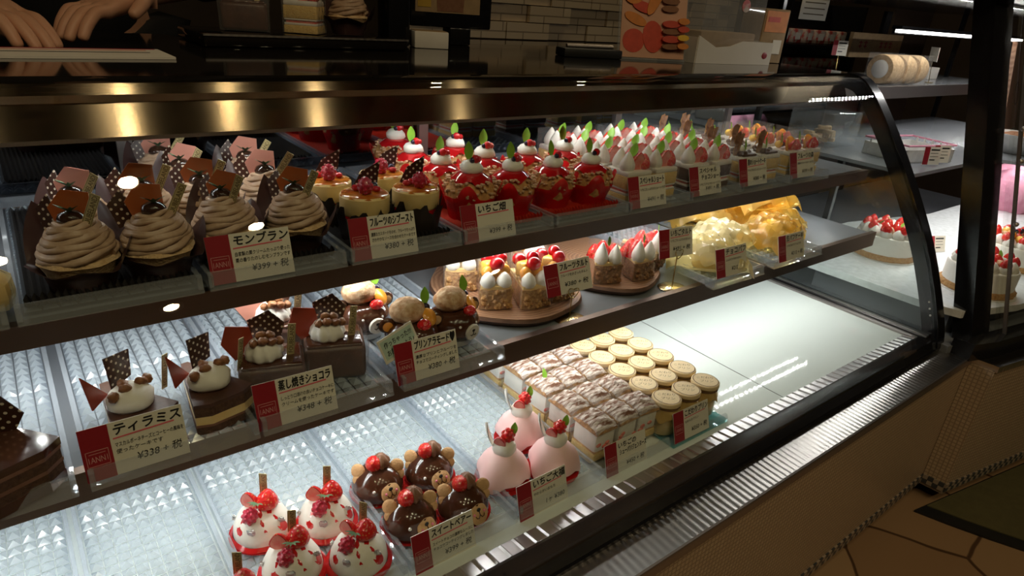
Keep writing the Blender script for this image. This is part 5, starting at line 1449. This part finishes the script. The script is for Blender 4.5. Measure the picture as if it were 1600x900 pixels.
def whole_cake(fruit):
    t = thing('whole_cake', 'x', 'whole cake', group='whole cream cakes on the white board')
    b = MB(); b.lathe('paper_white', [(0, 0), (.092, 0), (.092, .002), (0, .002)], 40); b.build('cake_board', t, 40)
    b = MB(); rnd = random.Random(3)
    b.lathe('crust', [(.080, .002), (.086, .003), (.086, .014), (.080, .018)], 60, rf=lambda a, r, z: r * (1 + .012 * math.sin(23 * a) + .012 * math.sin(41 * a))); b.build('crumb_band', t, 60)
    b = MB(); b.lathe('cream_white', [(0, .003), (.080, .003), (.081, .060), (.078, .066), (0, .066)], 48); b.build('cream_body', t, 40)
    b = MB()
    for i in range(12):
        a = 2 * PI * i / 12
        b.lathe('cream_white', [(0, .064), (.013, .064), (.016, .070), (.013, .080), (.006, .089), (0, .093)], 24, c=(.060 * math.cos(a), .060 * math.sin(a), 0), rf=lambda q, r, z: r * (1 + .10 * math.sin(6 * q + 80 * z)))
    b.build('cream_rosettes', t, 60)
    b = MB()
    for i in range(9):
        a = 2 * PI * (i + .5) / 9
        strawberry(b, (.058 * math.cos(a), .058 * math.sin(a), .078), .0135, .026, .1, i)
    for i in range(5 if not fruit else 3):
        a = 2 * PI * i / 5 + .4
        strawberry(b, (.026 * math.cos(a), .026 * math.sin(a), .070), .015, .030, .2, i)
    b.build('strawberries', t, 60)
    b = MB()
    if fruit:
        for i in range(9):
            a = 2 * PI * i / 9 + .2
            b.ball(('orange_fruit', 'mango', 'choux_dusted')[i % 3], (.034 * math.cos(a), .034 * math.sin(a), .084 + .008 * (i % 2)), (.017, .012, .011), 12, 8, noise=.06, seed=i)
        for i in range(5): b.ball(('currant_red', 'berry_dark')[i % 2], (.016 * math.cos(2 * i), .016 * math.sin(2 * i), .098), .008, 10, 7)
        b.build('mixed_fruit', t, 60)
    else:
        for i in range(6):
            a = 2 * PI * i / 6 + .1
            b.ball('choux_dusted' if i % 2 else 'cream_white', (.036 * math.cos(a), .036 * math.sin(a), .078), (.016, .014, .013), 14, 9, noise=.05, seed=i)
        b.build('cream_puffs', t, 60)
    b = MB()
    for i in range(3): leaf(b, 'leaf_green', (.030 * math.cos(2.1 * i), .030 * math.sin(2.1 * i), .088), .020, .010, 2.1 * i, .6, .3)
    b.build('leaves', t, 60)
    return t
place(whole_cake(False), [(1.975, .735, .5155, .3, 'white whole cake with strawberries seen through the curved end glass'),
                          (1.945, .478, .5155, 1.1, 'white whole cake with strawberries directly behind the black post')])
place(whole_cake(True), [(2.26, .500, .5155, .5, 'whole cake heaped with mixed fruit right of the black post')])
def small_card(label, x, y, z, rz, tilt=-15, wire=.0):
    t = thing('cake_card', label, 'price card', (x, y, z + wire), rz, None, math.radians(tilt))
    W, H = .058, .048
    b = MB(); b.box('card_cream', (0, 0, H / 2), (W, .0012, H)); b.build('card', t, 0)
    b = MB(); b.box('card_red', (-W / 2 + .009, -.0008, H / 2), (.018, .0006, H)); b.build('red_strip', t, 0)
    b = MB()
    for i, (w, h) in enumerate(((.030, .004), (.026, .0012), (.028, .0012), (.018, .003))): b.box('ink_black', (-.007 + w / 2, -.0007, H - .008 - .009 * i), (w, .0002, h))
    b.build('lettering', t, 0)
    if wire:
        b = MB(); b.tube('stand_gold', [(0, .001, .004), (0, .001 + wire * math.sin(math.radians(-tilt)) * -1, -wire * math.cos(math.radians(tilt)))], .0012); b.lathe('stand_gold', [(0, 0), (.014, 0), (.014, .002), (0, .002)], 20, c=(0, -wire * math.sin(math.radians(-tilt)), -wire)); b.build('wire_stand', t)
    return t
small_card('small price card lying between the two white whole cakes', 2.16, .655, .517, -.4, -20)
small_card('small price card leaning in front of the mixed fruit cake', 2.135, .388, .517, -.5, -25)
small_card('small price card on wire at the left of the roll cakes', 2.335, 1.20, .9445, -.45, -4, .075)
small_card('small price card turned edge-on right of the roll cakes', 2.75, 1.06, .9445, .85, -4, .075)
# roll cake slices
t = thing('roll_cake', 'x', 'roll cake', group='wrapped roll cake pieces')
b = MB(); b.lathe('sponge_tan', [(0, -.029), (.040, -.029), (.042, -.026), (.042, .026), (.040, .029), (0, .029)], 32, c=(0, 0, .042), T=TR((0, 0, .0425), 0, PI / 2, 0) @ TR((0, 0, -.042))); b.build('sponge_roll', t, 40)
b = MB(); b.lathe('cream_white', [(0, -.0305), (.024, -.0300), (.026, -.029), (.026, .029), (.024, .0300), (0, .0305)], 28, T=TR((0, 0, .0425), 0, PI / 2, 0)); b.build('cream_core', t, 40)
b = MB(); film_box(b, 'wrap_film', 0, 0, .0005, .086, .060, .087); b.build('clear_wrap', t, 0)
place(t, [(2.385, 1.055, .9445, -.12, 'wrapped roll cake piece with cream core facing left, first of three', 1.12), (2.470, 1.05, .9445, -.05, 'wrapped roll cake piece in the middle of three', 1.12), (2.555, 1.045, .9445, 0, 'wrapped roll cake piece at the right of three', 1.12)])
# baskets, bowl and boxes inside the corner case
t = thing('purple_edged_basket', 'low white basket with purple edge and price cards', 'basket', (2.10, .800, .7755), -.25)
b = MB()
for s in (-1, 1):
    b.box('white_plastic', (s * .098, 0, .018), (.004, .14, .036)); b.box('white_plastic', (0, s * .068, .018), (.20, .004, .036))
    for q in range(5): b.box('white_plastic', (s * .098, -.05 + q * .025, .042), (.005, .004, .012))
b.box('white_plastic', (0, 0, .002), (.20, .14, .004)); b.build('body', t, 0)
b = MB(); b.tube('tulle_pink', [(-.10, -.07, .048), (.10, -.07, .048), (.10, .07, .048), (-.10, .07, .048)], .003, 6, closed=True); b.build('edge_band', t, 40)
for k, (x, lab) in enumerate(((2.035, 'left of two white cards with red strip at the low basket'), (2.100, 'right of two white cards with red strip at the low basket'))):
    small_card(lab, x, .708, .780, -.4, -6)
t = thing('clear_bin', 'clear plastic bin of sweets seen behind the fruit shortcakes', 'bin', (2.03, 1.03, .7755))
b = MB(); b.rbox('clear_acrylic', (0, 0, .05), (.17, .14, .10), .006); b.build('bin', t, 30)
b = MB(); rnd = random.Random(2)
for i in range(14): b.rbox('sponge_tan', (rnd.uniform(-.06, .06), rnd.uniform(-.045, .045), .012 + .014 * (i // 5)), (.03, .02, .012), .003, rz=rnd.uniform(0, 3))
tag(b.build('sweets', t, 30), kind='stuff')
t = thing('tulle_basket', 'basket draped in pink tulle at the right edge of frame', 'basket', (3.06, .74, .5155))
b = MB()
b.lathe('tulle_pink', [(.085, 0), (.10, .03), (.12, .09), (.11, .13), (.085, .15), (.04, .158), (0, .16)], 56, rf=lambda a, r, z: r * (1 + .05 * math.sin(9 * a + 20 * z) + .04 * math.sin(17 * a - 30 * z)), zf=lambda a, r, z: z * (1 + .05 * math.sin(7 * a)))
b.build('tulle_drape', t, 60)
b = MB()
for i in range(4): b.ball(('currant_red', 'cream_white')[i % 2], (-.03 + .02 * i, -.05 + .01 * (i % 2), .158), .013, 12, 8, noise=.06, seed=i)
b.build('berry_trim', t, 60)
t = thing('white_bowl', 'white bowl of brown sweets at the upper right edge', 'bowl', (2.63, .675, .7755))
b = MB(); b.lathe('white_plastic', [(0, 0), (.05, .001), (.075, .03), (.088, .062), (.085, .062), (.072, .03), (.048, .005), (0, .005)], 36); b.build('bowl', t, 50)
b = MB(); b.lathe('nut_brown', [(0, .066), (.04, .062), (.078, .050)], 30, rf=lambda a, r, z: r * (1 + .03 * math.sin(9 * a)), zf=lambda a, r, z: z + .003 * math.sin(11 * a)); tag(b.build('sweets', t, 50), kind='stuff')
t = thing('menu_board', 'brown wooden board leaning behind the white bowl', 'board', (3.25, .90, .7755), .15, None, math.radians(-12))
b = MB(); b.prism('plate_wood', [(-.14, 0), (.16, 0), (.16, .34), (-.03, .34)], -.008, .008, Matrix.Rotation(PI / 2, 4, 'X')); b.build('board', t, 0)
b = MB(); b.lathe('bark_wood', [(.040, -.0095), (.046, -.0095), (.046, -.0085), (.040, -.0085)], 30, T=TR((.08, 0, .14), PI / 2, 0, 0) @ TR((0, 0, .0185))); b.build('ring_mark', t, 30)
t = thing('shop_sign', 'brown sign board with red characters behind the roll cakes', 'sign', (2.86, 1.33, 1.005))
b = MB(); b.rbox('kraft', (0, 0, .045), (.42, .016, .09), .002); b.build('board', t, 0)
b = MB()
for i, x in enumerate((-.14, -.10, .03, .07, .11)):
    b.box('card_red', (x, -.0085, .055), (.026, .001, .004)); b.box('card_red', (x, -.0085, .042), (.022, .001, .004)); b.box('card_red', (x, -.0085, .048), (.004, .001, .026))
b.build('red_lettering', t, 0)
t = thing('cream_box', 'cream coloured carton on the steel shelf beside the edge-on card', 'box', (2.95, 1.20, .9445))
b = MB(); b.rbox('paper_white', (0, 0, .022), (.20, .12, .044), .002); b.build('carton', t, 30)

# olive floor mat with a black border in front of the corner case
t = thing('floor_mat', 'olive floor mat with black border below the corner case', 'mat', (2.4, -.1, 0.0003))
outer = [(1.66, .352)] + [(1.66 + .20 * q + .14 * q * q, .352 - .60 * q) for q in [i / 8 for i in range(1, 9)]] + [(3.4, -.9), (3.6, -.2), (3.4, .02)]
outer = [(x - 2.4, y + .1) for x, y in outer]
b = MB(); b.prism('rubber_black', outer, 0, .006); b.build('rubber_border', t, 0)
cx_ = sum(p[0] for p in outer) / len(outer); cy_ = sum(p[1] for p in outer) / len(outer)
inner = [(x + .045, y - .012) if i < 9 else (x - .03, y) for i, (x, y) in enumerate(outer)]
b = MB(); b.prism('mat_olive', inner, .006, .0085); b.build('olive_pile', t, 0)

# ------------------------------------------------------------------ things on the black counter top
CT = 1.0103
t = thing('flyer', 'pale flyer with red print lying on the counter at far left', 'flyer', (.02, 1.02, CT), .02)
b = MB(); b.box('paper_white', (-.02, 0, .0015), (.40, .10, .003)); b.build('sheet', t, 0)
b = MB(); b.box('card_red', (-.02, .044, .0032), (.39, .006, .0004)); b.box('paper_pink', (-.02, .026, .0032), (.36, .010, .0004)); b.box('ink_black', (.06, .0, .0032), (.20, .004, .0004)); b.build('red_print', t, 0)
t = thing('sample_tray', 'shallow steel tray of sample cakes on the counter top', 'tray', (.46, 1.235, CT))
b = MB(); b.rbox('black_gloss', (0, 0, .010), (.36, .17, .019), .004); b.box('ledge_steel', (0, -.0855, .0185), (.36, .003, .003)); b.build('tray', t, 30)
ZS = CT + .0200
def copy_of(name, loc, rz, label):
    src = bpy.data.objects[name]
    r = dup(src, loc, rz, label); r['group'] = 'sample cakes on the counter top'
copy_of('strawberry_shortcake', (.472, 1.225, ZS), FACE, 'wrapped sponge sample slice standing on the counter tray')
copy_of('chestnut_cake', (.555, 1.225, ZS), FACE - .3, 'brown swirl cake sample at the right of the counter tray')
copy_of('steamed_chocolate_cake', (.375, 1.245, ZS), FACE + .3, 'dark chocolate cake sample at the left of counter tray')
t = thing('card_terminal', 'tall black terminal standing right of the counter sample tray', 'terminal', (.668, 1.26, CT))
b = MB(); b.rbox('black_frame', (0, 0, .11), (.05, .05, .22), .006); b.build('housing', t, 30)
b = MB(); b.box('rubber_black', (0, -.0255, .16), (.036, .001, .07)); b.build('screen', t, 0)
t = thing('photo_screen', 'black framed screen showing a drink glass, on the counter', 'screen', (.845, 1.33, CT), -.2)
b = MB(); b.rbox('black_frame', (0, 0, .115), (.19, .022, .16), .004); b.build('frame', t, 30)
b = MB(); b.box('kraft', (-.01, -.0115, .125), (.15, .001, .12)); p = b.build('picture', t, 0)
b = MB(); b.prism('choc_cream', [(-.035, .068), (.025, .068), (.035, .18), (-.045, .18)], -.0005, .0005, TR((0, -.0125, 0), PI / 2)); b.box('gold_board', (-.065, -.0125, .10), (.03, .001, .05)); b.build('printed_glass', p, 0)
b = MB(); b.rbox('black_frame', (.02, .01, .018), (.05, .05, .036), .003); b.build('stand', t, 30)
t = thing('beige_carton', 'small beige carton in front of the drink screen', 'box', (.735, 1.235, CT), -.3)
b = MB(); b.rbox('paper_white', (0, 0, .016), (.07, .05, .032), .002); b.build('carton', t, 30)
b = MB(); b.box('kraft', (0, 0, .0325), (.066, .046, .001)); b.build('lid', t, 0)
t = thing('pen_tray', 'small black pen tray left of the macaron poster', 'tray', (1.06, 1.10, CT), -.3)
b = MB(); b.rbox('rubber_black', (0, 0, .009), (.14, .05, .018), .003); b.build('tray', t, 30)
b = MB(); b.tube('stile_metal', [(-.06, -.01, .022), (.06, .005, .022)], .004); b.build('pen', t, 40)
# macaron poster in a clear stand
t = thing('macaron_poster', 'poster of red and orange macarons in a clear stand', 'poster', (1.205, 1.045, CT), -.33, None, math.radians(-10))
b = MB(); b.rbox('clear_acrylic', (0, .004, .115), (.172, .006, .23), .001); b.box('clear_acrylic', (0, .03, .002), (.172, .06, .004)); b.build('clear_stand', t, 20)
b = MB(); b.box('poster_base', (0, -.0002, .115), (.164, .0012, .22)); b.build('sheet', t, 0)
b = MB(); T0 = TR((0, -.0012, 0), PI / 2, 0, 0)
def mac(m, x, z, w, h, r, k=0.0):
    T = T0 @ TR((x, z, k), 0, 0, r)
    b.prism(m, [(w / 2 * math.cos(a) * (1 if abs(math.cos(a)) < .9 else .97), h / 2 * math.sin(a)) for a in [i * PI / 10 for i in range(20)]], 0, .0003 + k, T)
for m, x, z, w, h, r in (('macaron_red', -.050, .040, .056, .050, 0), ('macaron_red', -.002, .050, .052, .068, .2), ('macaron_orange', -.048, .085, .060, .022, -.35), ('macaron_red', -.030, .110, .060, .022, -.25), ('macaron_orange', -.055, .140, .055, .05, .3), ('macaron_orange', .000, .130, .026, .080, -.5),
                         ('macaron_brown', .036, .110, .044, .014, 0), ('macaron_brown', .036, .126, .046, .014, 0), ('macaron_brown', .036, .144, .046, .014, 0), ('macaron_red', .040, .078, .046, .015, 0), ('macaron_brown', .040, .062, .046, .012, 0), ('macaron_red', .040, .046, .046, .015, 0), ('macaron_brown', .040, .030, .046, .012, 0),
                         ('macaron_orange', .070, .085, .030, .014, 0), ('macaron_red', .070, .068, .030, .013, 0), ('mango', .070, .050, .030, .013, 0), ('macaron_orange', .070, .032, .030, .013, 0), ('macaron_red', -.03, .19, .06, .05, 0), ('macaron_orange', .04, .185, .05, .04, 0)):
    mac(m, x, z, w, h, r, .00002 * len(b.f))
b.build('printed_macarons', t, 0)
# white card tray with a clear sweets box, kraft box
t = thing('white_card_tray', 'white card tray holding a clear sweets box beside the poster', 'tray', (1.435, 1.045, CT), -.10)
b = MB()
b.prism('paper_white', [(-.13, 0), (.13, 0), (.13, .052), (.02, .052), (-.02, .040), (-.07, .036), (-.13, .060)], -.002, .002, TR((0, -.06, 0), PI / 2))
b.prism('paper_white', [(-.13, 0), (.13, 0), (.13, .062), (-.13, .062)], -.002, .002, TR((0, .06, 0), PI / 2))
b.box('paper_white', (-.13, 0, .028), (.004, .12, .056)); b.box('paper_white', (.13, 0, .026), (.004, .12, .052)); b.box('paper_white', (0, 0, .002), (.26, .12, .004))
b.build('tray', t, 20)
b = MB(); b.ball('card_red', (.105, -.0625, .022), (.010, .001, .008), 12, 6); b.build('red_mark', t, 40)
t = thing('clear_sweets_box', 'clear box with round red sticker inside the white card tray', 'box', (1.435, 1.050, CT + .0042), -.10)
b = MB(); b.rbox('clear_acrylic', (0, 0, .085), (.21, .09, .17), .004); b.build('clear_box', t, 30)
b = MB(); b.rbox('kraft', (0, .0, .035), (.19, .075, .06), .004); b.build('contents', t, 30)
b = MB(); b.lathe('candy_red', [(0, 0), (.014, 0), (.014, .001), (0, .0012)], 24, T=TR((.03, -.0455, .125), PI / 2)); b.build('round_sticker', t, 40)
t = thing('kraft_box', 'kraft paper box with pale tag at the right end of counter', 'box', (1.640, 1.06, CT), -.2)
b = MB(); b.rbox('kraft', (0, 0, .065), (.085, .08, .13), .003); b.build('carton', t, 30)
b = MB(); b.box('card_cream', (.015, -.0412, .040), (.030, .0015, .034)); tg = b.build('pale_tag', t, 0)
b = MB(); b.box('macaron_orange', (0, -.0408, .10), (.075, .001, .05)); b.box('macaron_red', (-.01, -.0415, .105), (.04, .001, .012)); b.build('printed_band', t, 0)
# rack of small packages in the gloom between the cases
t = thing('sweets_rack', 'dim rack of small red and white packets behind the counter', 'rack', (3.05, 1.75, 0))
b = MB(); b.box('black_frame', (0, .08, .60), (.66, .02, 1.20))
for z in (.90, 1.02): b.box('black_frame', (0, 0, z), (.66, .20, .012))
for x in (-.32, .32): b.box('black_frame', (x, 0, .60), (.02, .20, 1.20))
b.build('shelving', t, 0)
pk = thing('sweets_packet', 'x', 'packet', group='packets on the dim rack')
b = MB(); b.rbox('candy_red', (0, 0, .030), (.075, .05, .06), .008); b.build('packet', pk, 40)
b = MB(); b.box('paper_white', (0, -.0255, .030), (.04, .001, .03)); b.build('label_patch', pk, 0)
place(pk, [(2.80 + .10 * i, 1.72, z, .1 * (i % 3 - 1), 'red and white packet on the %s shelf of dim rack, %s from left' % (n, o)) for z, n in ((.9065, 'lower'), (1.0265, 'upper')) for i, o in enumerate(('first', 'second', 'third', 'fourth', 'fifth', 'sixth'))])
t = thing('diamond_sign', 'small cream sign tilted on one corner behind curved glass', 'sign', (2.00, 1.245, 1.050), -.4)
b = MB(); b.box('card_cream', (0, 0, 0), (.046, .003, .046), Matrix.Rotation(PI / 4 + .15, 4, 'Y')); b.build('card', t, 0)
b = MB(); b.box('ink_gold', (-.004, -.002, .006), (.022, .0006, .003)); b.box('ink_gold', (.004, -.002, -.004), (.024, .0006, .003)); b.box('ink_gold', (.0, -.002, -.012), (.004, .0006, .008)); b.build('lettering', t, 0)
b = MB(); b.tube('black_frame', [(0, .004, 0), (0, .004, -.1055)], .002); b.build('wire', t)
t = thing('hanging_notice', 'cream notice card high above the rack at top of frame', 'sign', (2.55, 1.45, 1.13), -.3)
b = MB(); b.box('card_cream', (0, 0, .04), (.13, .002, .09)); b.build('card', t, 0)
b = MB()
for i in range(3): b.box('ink_gold', (0, -.0014, .015 + .02 * i), (.10, .0006, .004))
b.build('lettering', t, 0)

# ------------------------------------------------------------------ shop assistant bending over the counter (only hands and dark clothes in view)
def skin_mesh(name, m, joints, bones, parent, levels=2):
    """Grow one continuous surface around a skeleton: joints = {key: ((x, y, z), radius)}, bones = pairs of keys."""
    keys = list(joints)
    me = bpy.data.meshes.new(name)
    bm = bmesh.new()
    lay = bm.verts.layers.skin.verify()
    vm = {}
    for k in keys:
        v = bm.verts.new(joints[k][0]); r = joints[k][1]
        r = (r, r) if isinstance(r, (int, float)) else r
        v[lay].radius = r; vm[k] = v
    vm[keys[0]][lay].use_root = True
    for a, c in bones: bm.edges.new((vm[a], vm[c]))
    bm.to_mesh(me); bm.free()
    me.materials.append(MATS[m])
    o = bpy.data.objects.new(name, me); col.objects.link(o); o.parent = parent
    sk = o.modifiers.new('skin', 'SKIN'); sk.use_smooth_shade = True
    ss = o.modifiers.new('subsurf', 'SUBSURF'); ss.levels = levels; ss.render_levels = levels
    return o
PX, PY = .16, 1.66
t = thing('person', 'person in black clothes leaning over the counter with both hands on papers', 'person', (PX, PY, 0.0))
J = {'pelvis': ((0, 0, .95), .12), 'belly': ((0, -.03, 1.10), .115), 'chest': ((0, -.10, 1.28), .135), 'neck0': ((0, -.17, 1.44), .062), 'neck1': ((0, -.20, 1.50), .052), 'head0': ((0, -.235, 1.575), .078), 'head1': ((0, -.245, 1.66), .088), 'head2': ((0, -.235, 1.715), .062),
     'nose': ((0, -.335, 1.615), .012), 'earL': ((.088, -.23, 1.62), .016), 'earR': ((-.088, -.23, 1.62), .016)}
B_ = [('pelvis', 'belly'), ('belly', 'chest'), ('chest', 'neck0'), ('neck0', 'neck1'), ('neck1', 'head0'), ('head0', 'head1'), ('head1', 'head2'), ('head1', 'nose'), ('head1', 'earL'), ('head1', 'earR')]
for s, n in ((-1, 'R'), (1, 'L')):
    hip = (s * .095, 0, .90)
    J['hip' + n] = (hip, .088); J['knee' + n] = ((s * .10, -.02, .50), .060); J['ankle' + n] = ((s * .10, .02, .09), .042); J['toe' + n] = ((s * .105, -.15, .035), .034)
    B_ += [('pelvis', 'hip' + n), ('hip' + n, 'knee' + n), ('knee' + n, 'ankle' + n), ('ankle' + n, 'toe' + n)]
    sh_ = (s * .185, -.13, 1.36)
    if s < 0: el, wr, pm = (-.27, -.26, 1.13), (-.185, -.44, 1.075), (-.135, -.515, 1.050)
    else: el, wr, pm = (.24, -.27, 1.13), (.065, -.42, 1.085), (-.005, -.480, 1.060)
    J['sh' + n] = (sh_, .062); J['el' + n] = (el, .043); J['wr' + n] = (wr, (.028, .022)); J['palm' + n] = (pm, (.036, .018))
    B_ += [('chest', 'sh' + n), ('sh' + n, 'el' + n), ('el' + n, 'wr' + n), ('wr' + n, 'palm' + n)]
    d = (Vector(pm) - Vector(wr)).normalized()
    side = d.cross(Vector((0, 0, 1))).normalized()
    for i, (off, L_) in enumerate(((-.024, .062), (-.008, .070), (.008, .066), (.023, .052))):
        base = Vector(pm) + d * .018 + side * off
        k0, k1, k2, k3 = ['f%s%d%d' % (n, i, q) for q in range(4)]
        J[k0] = (tuple(base), .0105); J[k1] = (tuple(base + d * L_ * .42 + Vector((0, 0, .006))), .0092); J[k2] = (tuple(base + d * L_ * .74 + Vector((0, 0, -.006))), .0084); J[k3] = (tuple(base + d * L_ * .95 + Vector((0, 0, -.022))), .0072)
        B_ += [('palm' + n, k0), (k0, k1), (k1, k2), (k2, k3)]
    th = side * (-1 if n == 'R' else 1) * -1
    b0 = Vector(wr).lerp(Vector(pm), .45) + th * .028; b1 = b0 + th * .018 + d * .028; b2 = b1 + d * .026 + Vector((0, 0, -.010))
    J['t%s0' % n] = (tuple(b0), .013); J['t%s1' % n] = (tuple(b1), .0105); J['t%s2' % n] = (tuple(b2), .0085)
    B_ += [('wr' + n, 't%s0' % n), ('t%s0' % n, 't%s1' % n), ('t%s1' % n, 't%s2' % n)]
skin_mesh('body', 'skin', J, B_, t)
Js = {'pelvis': ((0, 0, .94), .145), 'belly': ((0, -.03, 1.10), .14), 'chest': ((0, -.10, 1.28), .162), 'collar': ((0, -.155, 1.41), .078)}
Bs = [('pelvis', 'belly'), ('belly', 'chest'), ('chest', 'collar')]
for s, n in ((-1, 'R'), (1, 'L')):
    for k, g in (('sh', 1.28), ('el', 1.35)):
        Js[k + n] = (J[k + n][0], J[k + n][1] * g)
    e, w_ = Vector(J['el' + n][0]), Vector(J['wr' + n][0])
    Js['cuff' + n] = (tuple(e.lerp(w_, .55)), .046)
    Bs += [('chest', 'sh' + n), ('sh' + n, 'el' + n), ('el' + n, 'cuff' + n)]
skin_mesh('black_shirt', 'cloth_black', Js, Bs, t)
Jt = {'pelvis': ((0, 0, .93), .15)}
Bt = []
for s, n in ((-1, 'R'), (1, 'L')):
    for k, g in (('hip', 1.25), ('knee', 1.35)): Jt[k + n] = (J[k + n][0], J[k + n][1] * g)
    Jt['hem' + n] = ((s * .10, .02, .12), .062)
    Bt += [('pelvis', 'hip' + n), ('hip' + n, 'knee' + n), ('knee' + n, 'hem' + n)]
skin_mesh('black_trousers', 'cloth_black', Jt, Bt, t)
b = MB(); b.ball('hair_black', (0, -.215, 1.675), (.104, .112, .105), 24, 14, noise=.015, seed=3); b.build('hair', t, 60)
b = MB()
for s in (-1, 1): b.ball('face_white', (s * .033, -.318, 1.640), (.011, .006, .006), 10, 7); b.ball('ink_black', (s * .033, -.3235, 1.640), (.005, .003, .005), 8, 6)
b.ball('macaron_red', (0, -.318, 1.575), (.022, .006, .006), 10, 7); b.build('face_features', t, 60)
